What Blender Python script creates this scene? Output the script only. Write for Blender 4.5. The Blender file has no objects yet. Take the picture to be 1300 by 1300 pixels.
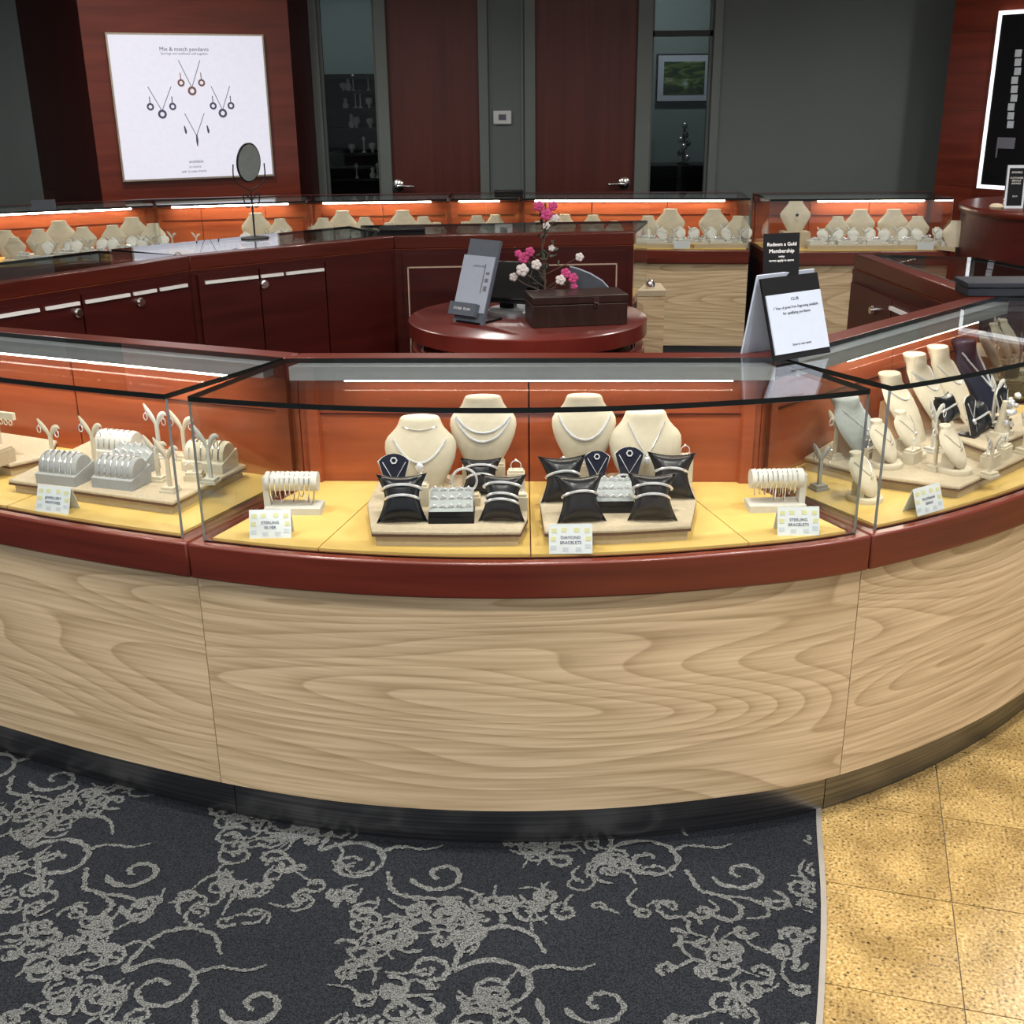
import bpy, math, random
from mathutils import Matrix, Vector
random.seed(7)
S = bpy.context.scene
C = S.collection
# ---------------------------------------------------------------- camera
cam_d = bpy.data.cameras.new('camera'); cam = bpy.data.objects.new('camera', cam_d); C.objects.link(cam)
PITCH, ROLL, CAM_H = math.radians(20.266), math.radians(0.588), 1.64
_r0 = Vector((1, 0, 0)); _f = Vector((0, math.cos(PITCH), -math.sin(PITCH))); _u0 = Vector((0, math.sin(PITCH), math.cos(PITCH)))
_r = _r0 * math.cos(ROLL) - _u0 * math.sin(ROLL); _u = _r0 * math.sin(ROLL) + _u0 * math.cos(ROLL)
m = Matrix.Identity(4)
for i in range(3):
    m[i][0] = _r[i]; m[i][1] = _u[i]; m[i][2] = -_f[i]
m[2][3] = CAM_H
cam.matrix_world = m
cam_d.sensor_width = 36; cam_d.lens = 36 * 1440 / 1300; cam_d.clip_start = .05
S.camera = cam
# ---------------------------------------------------------------- world, exposure
W = bpy.data.worlds.new('world'); S.world = W; W.use_nodes = True
W.node_tree.nodes['Background'].inputs[0].default_value = (.97, .98, 1, 1)
W.node_tree.nodes['Background'].inputs[1].default_value = .62
S.view_settings.view_transform = 'Standard'; S.view_settings.look = 'None'
S.view_settings.exposure = 0.35; S.view_settings.gamma = 1; S.view_settings.use_curve_mapping = False
DOWNLIGHT_W = 19
DOWNLIGHTS = [(-1.7, .9), (-.3, .9), (1.1, .9), (2.4, 1.6), (-2.6, 2.2), (-1.2, 2.15), (.1, 1.75), (1.4, 2.0), (2.6, 3.0),
              (-2.9, 5.0), (2.6, 4.8), (-.4, 6.2), (1.6, 6.0), (3.3, 6.6), (-2.0, 6.8)]

# ---------------------------------------------------------------- materials
MATS = {}
def new_mat(name):
    mt = bpy.data.materials.new(name); mt.use_nodes = True
    nt = mt.node_tree; b = nt.nodes['Principled BSDF']
    MATS[name] = mt
    return mt, nt, b
def N(nt, t, **kw):
    n = nt.nodes.new(t)
    for k, v in kw.items():
        if k.startswith('in_'):
            n.inputs[int(k[3:]) if k[3:].isdigit() else k[3:]].default_value = v
        else: setattr(n, k, v)
    return n
def ramp(nt, stops):
    n = nt.nodes.new('ShaderNodeValToRGB'); e = n.color_ramp.elements
    while len(e) < len(stops): e.new(.5)
    for el, (p, c) in zip(e, stops):
        el.position = p; el.color = (*c, 1)
    return n
def plain(name, col, rough=.5, metal=0, emit=None, es=0, spec=.5, coat=0, var=.06, vscale=40, bump=0, bscale=200):
    mt, nt, b = new_mat(name)
    tc = N(nt, 'ShaderNodeTexCoord')
    nz = N(nt, 'ShaderNodeTexNoise'); nz.inputs['Scale'].default_value = vscale; nz.inputs['Detail'].default_value = 3
    nt.links.new(tc.outputs['Object'], nz.inputs['Vector'])
    r = ramp(nt, [(.3, [c * (1 - var) for c in col]), (.7, [min(1, c * (1 + var)) for c in col])])
    nt.links.new(nz.outputs['Fac'], r.inputs[0]); nt.links.new(r.outputs[0], b.inputs['Base Color'])
    b.inputs['Roughness'].default_value = rough; b.inputs['Metallic'].default_value = metal
    b.inputs['Specular IOR Level'].default_value = spec; b.inputs['Coat Weight'].default_value = coat
    b.inputs['Coat Roughness'].default_value = .12
    if emit:
        b.inputs['Emission Color'].default_value = (*emit, 1); b.inputs['Emission Strength'].default_value = es
    if bump:
        n2 = N(nt, 'ShaderNodeTexNoise'); n2.inputs['Scale'].default_value = bscale
        nt.links.new(tc.outputs['Object'], n2.inputs['Vector'])
        bp = N(nt, 'ShaderNodeBump'); bp.inputs['Strength'].default_value = bump; bp.inputs['Distance'].default_value = .002
        nt.links.new(n2.outputs['Fac'], bp.inputs['Height']); nt.links.new(bp.outputs[0], b.inputs['Normal'])
    return mt
def cherry(name, c1, c2, scale, rough=.32, coat=.25, spec=.4):
    mt, nt, b = new_mat(name)
    tc = N(nt, 'ShaderNodeTexCoord'); mp = N(nt, 'ShaderNodeMapping'); mp.inputs['Scale'].default_value = scale
    nt.links.new(tc.outputs['Object'], mp.inputs[0])
    n1 = N(nt, 'ShaderNodeTexNoise'); n1.inputs['Scale'].default_value = 1; n1.inputs['Detail'].default_value = 6; n1.inputs['Distortion'].default_value = .6
    nt.links.new(mp.outputs[0], n1.inputs['Vector'])
    r = ramp(nt, [(.28, c1), (.72, c2)])
    nt.links.new(n1.outputs['Fac'], r.inputs[0]); nt.links.new(r.outputs[0], b.inputs['Base Color'])
    b.inputs['Roughness'].default_value = rough; b.inputs['Coat Weight'].default_value = coat; b.inputs['Coat Roughness'].default_value = .15
    b.inputs['Specular IOR Level'].default_value = spec
    return mt
CH1, CH2 = (.062, .0075, .004), (.125, .019, .009)
cherry('cherry', CH1, CH2, (1.5, 1.5, 26))
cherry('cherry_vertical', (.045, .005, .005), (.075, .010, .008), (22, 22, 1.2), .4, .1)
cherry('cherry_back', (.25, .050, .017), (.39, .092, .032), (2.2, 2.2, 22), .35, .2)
cherry('cherry_cabinet_shaded', (.040, .0035, .0025), (.066, .007, .005), (2, 2, 20), .38, .15)  # cabinet cherry with the shade inside the ring darkened into its colour
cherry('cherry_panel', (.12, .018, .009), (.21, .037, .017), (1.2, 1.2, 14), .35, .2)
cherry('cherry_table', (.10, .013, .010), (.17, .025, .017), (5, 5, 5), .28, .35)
cherry('walnut_box', (.018, .008, .006), (.04, .016, .012), (20, 20, 4), .4, .1)
cherry('maple_deck', (.58, .385, .10), (.70, .495, .165), (6, 3, 3), .5, .0)
plain('beige_linen', (.44, .365, .255), .8, var=.08, vscale=120, bump=.2)
plain('tray_base', (.45, .36, .23), .8, var=.05, vscale=120)
plain('tray_edge', (.10, .045, .03), .6)
plain('cream_velvet', (.53, .47, .355), .85, var=.05, vscale=60, bump=.1, bscale=500)
plain('white_velvet', (.54, .53, .485), .85, var=.04, vscale=60)
plain('grey_velvet', (.31, .315, .31), .85, var=.05, vscale=60)
plain('slate_velvet', (.27, .29, .29), .85, var=.06, vscale=60)
plain('tan_back', (.50, .33, .20), .7)
plain('black_leather', (.006, .007, .010), .30, var=.1, bump=.08, spec=.35)
plain('navy_velvet', (.010, .011, .024), .6, var=.1, spec=.2)
plain('black_plastic', (.006, .006, .007), .35, var=.1, spec=.25)
plain('navy_plastic', (.014, .017, .026), .5, var=.05, spec=.25)
plain('grey_panel', (.10, .12, .15), .45, var=.05)
plain('silver', (.80, .80, .80), .2, metal=1, var=.05)
plain('white_gem', (.78, .79, .82), .12, metal=.55, var=.15, vscale=500)
plain('aluminium', (.50, .54, .57), .42, metal=.75, var=.04)
plain('brass_dull', (.55, .48, .38), .4, metal=.9)
plain('dark_metal', (.03, .03, .032), .45, metal=.6)
plain('card', (.66, .71, .73), .7, var=.02)
plain('card_white', (.40, .45, .55), .6, var=.02)
plain('ink', (.04, .04, .05), .6)
plain('ink_grey', (.16, .165, .20), .6)
plain('ink_gold', (.62, .62, .34), .6)
plain('ink_mist', (.52, .58, .64), .6)
plain('paper_text', (.85, .85, .85), .6)
plain('wall_paint', (.150, .180, .176), .75, var=.05, vscale=1.2)
plain('trim_paint', (.165, .19, .182), .5, var=.03, vscale=3)
plain('room_paint', (.15, .20, .205), .8, var=.03, vscale=2)
plain('ceiling_paint', (.62, .62, .60), .9, var=.03, vscale=3)
plain('shelf_black', (.008, .008, .009), .5)
plain('thermostat_white', (.72, .75, .76), .5)
plain('petal_pink', (.62, .07, .24), .6, var=.25)
plain('petal_white', (.80, .74, .72), .6, var=.08)
plain('leaf', (.03, .055, .03), .6, var=.3)
plain('stem', (.10, .06, .045), .7)
plain('mirror', (.85, .9, .9), .03, metal=1, var=.01)
plain('mirror_back', (.30, .36, .37), .4, metal=.2)
plain('threshold', (.42, .40, .37), .4, metal=.5)
plain('light_lens', (.9, .9, .9), .4, emit=(1, .96, .9), es=6)
plain('tube_glow', (.9, .9, .9), .4, emit=(1, .90, .74), es=28)
plain('backlit', (.3, .3, .32), .5, emit=(.88, .87, 1.0), es=.56)
plain('backlit_edge', (.8, .8, .84), .5, emit=(.95, .97, 1.0), es=.8)
plain('bronze_ink', (.30, .15, .12), .5)
plain('slate_ink', (.10, .11, .20), .5)
# light oak veneer with cathedral figure: contour lines of a stretched noise field
def oak(name, c1, c2, c3):
    mt, nt, b = new_mat(name)
    uv = N(nt, 'ShaderNodeUVMap'); mp = N(nt, 'ShaderNodeMapping'); mp.inputs['Scale'].default_value = (.60, 3.7, 1); mp.inputs['Rotation'].default_value = (0, 0, .02)
    nt.links.new(uv.outputs[0], mp.inputs[0])
    n1 = N(nt, 'ShaderNodeTexNoise'); n1.inputs['Scale'].default_value = 1.0; n1.inputs['Detail'].default_value = 1.0; n1.inputs['Roughness'].default_value = .3; n1.inputs['Distortion'].default_value = .25
    nt.links.new(mp.outputs[0], n1.inputs['Vector'])
    mul = N(nt, 'ShaderNodeMath', operation='MULTIPLY'); mul.inputs[1].default_value = 22
    nt.links.new(n1.outputs['Fac'], mul.inputs[0])
    fr = N(nt, 'ShaderNodeMath', operation='FRACT'); nt.links.new(mul.outputs[0], fr.inputs[0])
    r = ramp(nt, [(0, c1), (.10, c1), (.70, c2), (.95, c3), (1, c1)])
    nt.links.new(fr.outputs[0], r.inputs[0])
    mp2 = N(nt, 'ShaderNodeMapping'); mp2.inputs['Scale'].default_value = (3, 110, 1)
    nt.links.new(uv.outputs[0], mp2.inputs[0])
    n2 = N(nt, 'ShaderNodeTexNoise'); n2.inputs['Scale'].default_value = 1; n2.inputs['Detail'].default_value = 4
    nt.links.new(mp2.outputs[0], n2.inputs['Vector'])
    r2 = ramp(nt, [(.3, (.74, .70, .64)), (.62, (1.05, 1.04, 1.03))])
    nt.links.new(n2.outputs['Fac'], r2.inputs[0])
    mx = N(nt, 'ShaderNodeMix', data_type='RGBA', blend_type='MULTIPLY'); mx.inputs[0].default_value = 1
    nt.links.new(r.outputs[0], mx.inputs[6]); nt.links.new(r2.outputs[0], mx.inputs[7])
    nt.links.new(mx.outputs[2], b.inputs['Base Color'])
    b.inputs['Roughness'].default_value = .45; b.inputs['Specular IOR Level'].default_value = .35
oak('oak', (.63, .495, .325), (.55, .425, .27), (.455, .34, .205))
# thin architectural glass: fresnel mix of clear and mirror
def glass(name, tint, ior=1.38):
    mt = bpy.data.materials.new(name); mt.use_nodes = True; nt = mt.node_tree; nt.nodes.clear(); MATS[name] = mt
    o = N(nt, 'ShaderNodeOutputMaterial'); t = N(nt, 'ShaderNodeBsdfTransparent'); t.inputs[0].default_value = (*tint, 1)
    g = N(nt, 'ShaderNodeBsdfGlossy'); g.inputs['Roughness'].default_value = .01; g.inputs[0].default_value = (.95, .97, 1, 1)
    f = N(nt, 'ShaderNodeFresnel'); ge_ = N(nt, 'ShaderNodeNewGeometry'); mm_ = N(nt, 'ShaderNodeMix', data_type='FLOAT'); mm_.inputs[2].default_value = ior; mm_.inputs[3].default_value = 1 / ior
    nt.links.new(ge_.outputs['Backfacing'], mm_.inputs[0]); nt.links.new(mm_.outputs[0], f.inputs[0]); mx = N(nt, 'ShaderNodeMixShader')
    nt.links.new(f.outputs[0], mx.inputs[0]); nt.links.new(t.outputs[0], mx.inputs[1]); nt.links.new(g.outputs[0], mx.inputs[2])
    nt.links.new(mx.outputs[0], o.inputs[0])
glass('glass', (.975, .985, .98))
glass('glass_dim', (.78, .83, .84), 1.18)
plain('glass_edge', (.004, .006, .006), .3, var=.2, spec=.2)
plain('glass_edge_pale', (.13, .15, .16), .25, var=.2)
# brushed metal kick
mt, nt, b = new_mat('kick_metal')
b.inputs['Base Color'].default_value = (.3, .3, .3, 1); b.inputs['Metallic'].default_value = 1; b.inputs['Roughness'].default_value = .33
uv = N(nt, 'ShaderNodeUVMap'); mp = N(nt, 'ShaderNodeMapping'); mp.inputs['Scale'].default_value = (2, 160, 1); nt.links.new(uv.outputs[0], mp.inputs[0])
nz = N(nt, 'ShaderNodeTexNoise'); nz.inputs['Scale'].default_value = 1; nt.links.new(mp.outputs[0], nz.inputs['Vector'])
r = ramp(nt, [(.3, (.15, .155, .17)), (.7, (.31, .31, .32))]); nt.links.new(nz.outputs['Fac'], r.inputs[0]); nt.links.new(r.outputs[0], b.inputs['Base Color'])
# carpet pile
def carpet(name, c1, c2, thr=False):
    mt, nt, b = new_mat(name)
    tc = N(nt, 'ShaderNodeTexCoord'); nz = N(nt, 'ShaderNodeTexNoise'); nz.inputs['Scale'].default_value = 330; nz.inputs['Detail'].default_value = 2
    nt.links.new(tc.outputs['Object'], nz.inputs['Vector'])
    r = ramp(nt, [(.36, c1), (.66, c2)]); nt.links.new(nz.outputs['Fac'], r.inputs[0])
    nl = N(nt, 'ShaderNodeTexNoise'); nl.inputs['Scale'].default_value = 2.5; nt.links.new(tc.outputs['Object'], nl.inputs['Vector'])
    r2 = ramp(nt, [(.3, (.85, .85, .85)), (.7, (1.1, 1.1, 1.12))]); nt.links.new(nl.outputs['Fac'], r2.inputs[0])
    mx = N(nt, 'ShaderNodeMix', data_type='RGBA', blend_type='MULTIPLY'); mx.inputs[0].default_value = 1
    nt.links.new(r.outputs[0], mx.inputs[6]); nt.links.new(r2.outputs[0], mx.inputs[7]); nt.links.new(mx.outputs[2], b.inputs['Base Color'])
    b.inputs['Roughness'].default_value = .95; b.inputs['Specular IOR Level'].default_value = .15
    bp = N(nt, 'ShaderNodeBump'); bp.inputs['Strength'].default_value = .7; bp.inputs['Distance'].default_value = .003
    nt.links.new(nz.outputs['Fac'], bp.inputs['Height']); nt.links.new(bp.outputs[0], b.inputs['Normal'])
carpet('carpet_pile', (.005, .0062, .0085), (.026, .029, .036))
carpet('carpet_scroll', (.03, .033, .035), (.205, .212, .205))
# granite tile
mt, nt, b = new_mat('granite')
tc = N(nt, 'ShaderNodeTexCoord'); oi = N(nt, 'ShaderNodeObjectInfo')
ad = N(nt, 'ShaderNodeVectorMath', operation='ADD'); sc = N(nt, 'ShaderNodeVectorMath', operation='SCALE'); sc.inputs['Scale'].default_value = 1.0
nt.links.new(tc.outputs['Object'], ad.inputs[0]); nt.links.new(oi.outputs['Location'], ad.inputs[1])
n1 = N(nt, 'ShaderNodeTexNoise'); n1.inputs['Scale'].default_value = 150; n1.inputs['Detail'].default_value = 5; nt.links.new(ad.outputs[0], n1.inputs['Vector'])
r1 = ramp(nt, [(.32, (.085, .055, .025)), (.42, (.33, .215, .075)), (.54, (.44, .30, .11)), (.70, (.58, .45, .235))]); nt.links.new(n1.outputs['Fac'], r1.inputs[0])
n2 = N(nt, 'ShaderNodeTexNoise'); n2.inputs['Scale'].default_value = 7; n2.inputs['Detail'].default_value = 3; nt.links.new(ad.outputs[0], n2.inputs['Vector'])
r2 = ramp(nt, [(.35, (.62, .60, .58)), (.6, (1.0, 1.0, 1))]); nt.links.new(n2.outputs['Fac'], r2.inputs[0])
mx = N(nt, 'ShaderNodeMix', data_type='RGBA', blend_type='MULTIPLY'); mx.inputs[0].default_value = 1
nt.links.new(r1.outputs[0], mx.inputs[6]); nt.links.new(r2.outputs[0], mx.inputs[7])
vo = N(nt, 'ShaderNodeTexVoronoi'); vo.inputs['Scale'].default_value = 42; nt.links.new(ad.outputs[0], vo.inputs['Vector'])
r3 = ramp(nt, [(.10, (.03, .025, .02)), (.16, (1, 1, 1))]); nt.links.new(vo.outputs['Distance'], r3.inputs[0])
mx2 = N(nt, 'ShaderNodeMix', data_type='RGBA', blend_type='MULTIPLY'); mx2.inputs[0].default_value = .85
nt.links.new(mx.outputs[2], mx2.inputs[6]); nt.links.new(r3.outputs[0], mx2.inputs[7]); nt.links.new(mx2.outputs[2], b.inputs['Base Color'])
b.inputs['Roughness'].default_value = .28; b.inputs['Specular IOR Level'].default_value = .4
plain('grout', (.16, .12, .085), .9)
# landscape painting
mt, nt, b = new_mat('landscape_print')
tc = N(nt, 'ShaderNodeTexCoord'); mp = N(nt, 'ShaderNodeMapping'); mp.inputs['Scale'].default_value = (5, 1, 16); mp.inputs['Rotation'].default_value = (0, .25, 0)
nt.links.new(tc.outputs['Object'], mp.inputs[0]); nz = N(nt, 'ShaderNodeTexNoise'); nz.inputs['Scale'].default_value = 1.2; nz.inputs['Detail'].default_value = 5; nz.inputs['Distortion'].default_value = 1
nt.links.new(mp.outputs[0], nz.inputs['Vector'])
r = ramp(nt, [(.34, (.004, .014, .010)), (.47, (.025, .06, .014)), (.56, (.09, .15, .03)), (.72, (.34, .42, .42))]); nt.links.new(nz.outputs['Fac'], r.inputs[0])
nt.links.new(r.outputs[0], b.inputs['Base Color'])

# ---------------------------------------------------------------- mesh helpers
class MB:
    def __init__(s): s.v = []; s.f = []; s.mi = []; s.uv = []; s.sm = []
    def face(s, idx, mi=0, uv=None, smooth=False):
        s.f.append(tuple(idx)); s.mi.append(mi); s.uv.append(uv); s.sm.append(smooth)
    def box(s, x0, x1, y0, y1, z0, z1, mi=0, M=None):
        b = len(s.v)
        p = [Vector((x, y, z)) for z in (z0, z1) for y in (y0, y1) for x in (x0, x1)]
        if M: p = [M @ q for q in p]
        s.v += [tuple(q) for q in p]
        for q in ((0, 2, 3, 1), (4, 5, 7, 6), (0, 1, 5, 4), (2, 6, 7, 3), (0, 4, 6, 2), (1, 3, 7, 5)): s.face([b + i for i in q], mi)
        return s
    def prism(s, poly, z0, z1, mi=0, side_mi=None, uvs=None, smooth=False, top_mi=None):
        """poly counter-clockwise seen from above; uvs: u coordinate per vertex for the side walls"""
        n = len(poly); b = len(s.v)
        a = sum(poly[i][0] * poly[(i + 1) % n][1] - poly[(i + 1) % n][0] * poly[i][1] for i in range(n))
        if a < 0:
            poly = poly[::-1]; uvs = uvs[::-1] if uvs else None
        s.v += [(p[0], p[1], z0) for p in poly] + [(p[0], p[1], z1) for p in poly]
        s.face([b + i for i in range(n)][::-1], mi); s.face([b + n + i for i in range(n)], mi if top_mi is None else top_mi)
        for i in range(n):
            j = (i + 1) % n
            uv = [(uvs[i], z0), (uvs[j], z0), (uvs[j], z1), (uvs[i], z1)] if uvs else None
            s.face((b + i, b + j, b + n + j, b + n + i), mi if side_mi is None else side_mi, uv, smooth)
        return s
    def strip(s, A, B, z0, z1, mi=0, uvs=None, edge_mi=None):
        """wall between two parallel polylines A (outside) and B (inside)"""
        n = len(A); b = len(s.v)
        for P in (A, B):
            for z in (z0, z1): s.v += [(p[0], p[1], z) for p in P]
        e = mi if edge_mi is None else edge_mi
        a0, a1, b0, b1 = b, b + n, b + 2 * n, b + 3 * n
        for i in range(n - 1):
            uv = [(uvs[i], z0), (uvs[i + 1], z0), (uvs[i + 1], z1), (uvs[i], z1)] if uvs else None
            s.face((a0 + i, a0 + i + 1, a1 + i + 1, a1 + i), mi, uv, True)
            s.face((b0 + i + 1, b0 + i, b1 + i, b1 + i + 1), mi, uv[::-1] if uv else None, True)
            s.face((a1 + i, a1 + i + 1, b1 + i + 1, b1 + i), e); s.face((a0 + i + 1, a0 + i, b0 + i, b0 + i + 1), e)
        s.face((a0, a1, b1, b0), e); s.face((a0 + n - 1, b0 + n - 1, b1 + n - 1, a1 + n - 1), e)
        return s
    def tube(s, pts, r, n=6, mi=0, closed=False, cap=True):
        pts = [Vector(p) for p in pts]; m_ = len(pts); b = len(s.v)
        rs = r if isinstance(r, (list, tuple)) else [r] * m_
        up = None
        for i, p in enumerate(pts):
            if closed: t = pts[(i + 1) % m_] - pts[i - 1]
            else: t = pts[min(i + 1, m_ - 1)] - pts[max(i - 1, 0)]
            t.normalize() if t.length > 1e-9 else None
            if up is None:
                up = Vector((0, 0, 1)) if abs(t.z) < .9 else Vector((1, 0, 0))
            x = t.cross(up)
            if x.length < 1e-6: x = t.orthogonal()
            x.normalize(); y = x.cross(t); y.normalize(); up = y
            for k in range(n):
                a = 2 * math.pi * k / n
                s.v.append(tuple(p + (x * math.cos(a) + y * math.sin(a)) * rs[i]))
        for i in range(m_ if closed else m_ - 1):
            j = (i + 1) % m_
            for k in range(n):
                l = (k + 1) % n
                s.face((b + i * n + k, b + i * n + l, b + j * n + l, b + j * n + k), mi, None, True)
        if not closed and cap:
            s.face([b + k for k in range(n)][::-1], mi); s.face([b + (m_ - 1) * n + k for k in range(n)], mi)
        return s
    def lathe(s, prof, c=(0, 0, 0), n=20, mi=0, sx=1, sy=1, M=None):
        """prof: list of (r, z)"""
        b = len(s.v)
        for (r, z) in prof:
            for k in range(n):
                a = 2 * math.pi * k / n; p = Vector((c[0] + r * sx * math.cos(a), c[1] + r * sy * math.sin(a), c[2] + z))
                if M: p = M @ p
                s.v.append(tuple(p))
        for i in range(len(prof) - 1):
            for k in range(n):
                l = (k + 1) % n; s.face((b + i * n + k, b + i * n + l, b + (i + 1) * n + l, b + (i + 1) * n + k), mi, None, True)
        s.face([b + k for k in range(n)][::-1], mi); e = b + (len(prof) - 1) * n; s.face([e + k for k in range(n)], mi)
        return s
    def ball(s, c, r, n=8, mi=0, sz=(1, 1, 1), M=None):
        pr = []
        h = max(4, n // 2 + 1)
        for i in range(h + 1):
            a = -math.pi / 2 + math.pi * i / h; pr.append((max(r * math.cos(a), r * .02), r * math.sin(a) * sz[2]))
        return s.lathe(pr, c, n, mi, sz[0], sz[1], M)
    def loft(s, rings, mi=0, cap=True, close=True):
        n = len(rings[0]); b = len(s.v)
        for R in rings: s.v += [tuple(p) for p in R]
        for i in range(len(rings) - 1):
            for k in range(n if close else n - 1):
                l = (k + 1) % n; s.face((b + i * n + k, b + i * n + l, b + (i + 1) * n + l, b + (i + 1) * n + k), mi, None, True)
        if cap:
            s.face([b + k for k in range(n)][::-1], mi); e = b + (len(rings) - 1) * n; s.face([e + k for k in range(n)], mi)
        return s
    def mesh(s, name, mats, smooth=None):
        me = bpy.data.meshes.new(name); me.from_pydata(s.v, [], s.f)
        for mm in (mats if isinstance(mats, (list, tuple)) else [mats]): me.materials.append(MATS[mm])
        me.polygons.foreach_set('material_index', s.mi)
        me.polygons.foreach_set('use_smooth', [bool(q) if smooth is None else smooth for q in s.sm])
        if any(u is not None for u in s.uv):
            l = me.uv_layers.new(name='UVMap')
            for p, u in zip(me.polygons, s.uv):
                if u is None:
                    u = [(s.v[i][0] * .3 + s.v[i][1] * .3, s.v[i][2]) for i in p.vertices]
                for li, q in zip(p.loop_indices, u): l.data[li].uv = q
        me.update(); me.set_sharp_from_angle(angle=math.radians(50))
        return me
    def mesh_yz(s, name, mats):
        s.v = [(q[2], q[0] + .004, q[1]) for q in s.v]; return s.mesh(name, mats)
    def build(s, name, mats, parent=None, M=None, smooth=None, bevel=0):
        o = bpy.data.objects.new(name, s.mesh(name, mats, smooth)); C.objects.link(o)
        if parent: o.parent = parent
        if M is not None: o.matrix_local = M
        if bevel:
            bv = o.modifiers.new('bevel', 'BEVEL'); bv.width = bevel; bv.segments = 2; bv.limit_method = 'ANGLE'; bv.angle_limit = .9
        return o
def tag(o, label=None, cat=None, group=None, kind=None):
    if label: o['label'] = label
    if cat: o['category'] = cat
    if group: o['group'] = group
    if kind: o['kind'] = kind
    return o
def thing(name, label, cat, loc=(0, 0, 0), rz=0, group=None):
    o = bpy.data.objects.new(name, None); C.objects.link(o); o.empty_display_size = .05
    o.location = loc; o.rotation_euler = (0, 0, rz)
    return tag(o, label, cat, group)
def copy_tree(o, parent=None):
    c = o.copy(); C.objects.link(c); c.parent = parent
    for k in [x for x in C.objects if x.parent == o]: copy_tree(k, c)
    return c
def dup(proto, loc, rz, label=None, group=None, scale=1):
    c = copy_tree(proto); c.location = loc; c.rotation_euler = (0, 0, rz); c.scale = (scale,) * 3
    return tag(c, label, None, group)
def kids(o): return [x for x in C.objects if x.parent == o]
def struct(o): o['kind'] = 'structure'; return o
def text_mesh(name, body, size, mat, parent, M, align='CENTER', ext=.0004):
    cu = bpy.data.curves.new(name, 'FONT'); cu.body = body; cu.size = size; cu.align_x = align; cu.align_y = 'CENTER'; cu.extrude = ext; cu.resolution_u = 2
    t = bpy.data.objects.new(name + '_curve', cu); C.objects.link(t)
    dg = bpy.context.evaluated_depsgraph_get(); me = bpy.data.meshes.new_from_object(t.evaluated_get(dg))
    bpy.data.objects.remove(t); bpy.data.curves.remove(cu)
    me.materials.clear(); me.materials.append(MATS[mat]); me.name = name
    o = bpy.data.objects.new(name, me); C.objects.link(o)
    if parent: o.parent = parent
    o.matrix_local = M
    return o
T = Matrix.Translation
def R(a, ax): return Matrix.Rotation(a, 4, ax)
def rad(a): return math.radians(a)
def lerp(a, b, t): return tuple(a[i] + (b[i] - a[i]) * t for i in range(len(a)))
def arclen(P):
    u = [0]
    for i in range(1, len(P)): u.append(u[-1] + math.dist(P[i], P[i - 1]))
    return u
def catmull(P, n=8):
    out = []
    for i in range(len(P) - 1):
        p0 = P[max(i - 1, 0)]; p1 = P[i]; p2 = P[i + 1]; p3 = P[min(i + 2, len(P) - 1)]
        for k in range(n):
            t = k / n
            out.append(tuple(.5 * (2 * p1[j] + (p2[j] - p0[j]) * t + (2 * p0[j] - 5 * p1[j] + 4 * p2[j] - p3[j]) * t * t + (3 * p1[j] - p0[j] - 3 * p2[j] + p3[j]) * t ** 3) for j in range(len(p1))))
    out.append(tuple(P[-1])); return out
# ================================================================ THE SETTING
o = struct(MB().box(-7, 7, -1.5, 13, -.12, -.006).build('floor', 'carpet_pile'))
tag(o, 'dark blue grey carpeted shop floor')
# carpet field in front of the counter, bounded on the right by a curved edge
BORDER = catmull([(.955, 3.0), (.85, 2.68), (.738, 2.358), (.653, 1.986), (.559, 1.658), (.44, 1.30), (.30, .95), (.1, .5), (-.15, 0)], 6)
carp = MB().prism([(-5, 0), *[p for p in BORDER[::-1]], (-5, 3.0)], -.006, .004).build('carpet', 'carpet_pile', o)
carp['label'] = 'charcoal carpet field with grey scroll pattern'
# stone edging strip along the carpet
def offset_poly(P, d):
    out = []
    for i, p in enumerate(P):
        a = P[max(i - 1, 0)]; b_ = P[min(i + 1, len(P) - 1)]; t = Vector((b_[0] - a[0], b_[1] - a[1])).normalized()
        out.append((p[0] - t.y * d, p[1] + t.x * d))
    return out
MB().strip(BORDER, offset_poly(BORDER, .012), -.004, .006).build('carpet_edge_strip', 'threshold', o)
# granite tiles, one by one, on a rotated grid
GA = math.atan2(.85, .245); U = Vector((math.cos(GA), math.sin(GA))); V = Vector((U.y, -U.x)); G0 = Vector((1.024, 2.295)); TS = .3145
def border_x(y):
    for a, b_ in zip(BORDER, BORDER[1:]):
        if b_[1] <= y <= a[1]: return a[0] + (b_[0] - a[0]) * (a[1] - y) / (a[1] - b_[1])
    return -9 if y > 3 else 9
tile_me = None
MB().box(-.5, 4.6, -.6, 5.2, -.0058, -.0035).build('grout_bed', 'grout', o)
for i in range(-7, 9):
    for j in range(-3, 12):
        c = G0 + U * (i + .5) * TS + V * (j + .5) * TS
        if not (-.2 < c.x < 4.3 and -.3 < c.y < 4.9): continue
        if c.x < border_x(c.y) - .24 or math.hypot(c.x - .1, (c.y - 4.1)) < 1.5: continue
        if tile_me is None:
            h = TS / 2 - .0012
            tile_me = MB().box(-h, h, -h, h, -.006, 0).mesh('tile', 'granite')
        t = bpy.data.objects.new('tile', tile_me); C.objects.link(t); t.parent = o
        t.location = (c.x, c.y, random.uniform(-.0003, .0003)); t.rotation_euler = (0, 0, GA + random.choice([0, 1, 2, 3]) * math.pi / 2)
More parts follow.
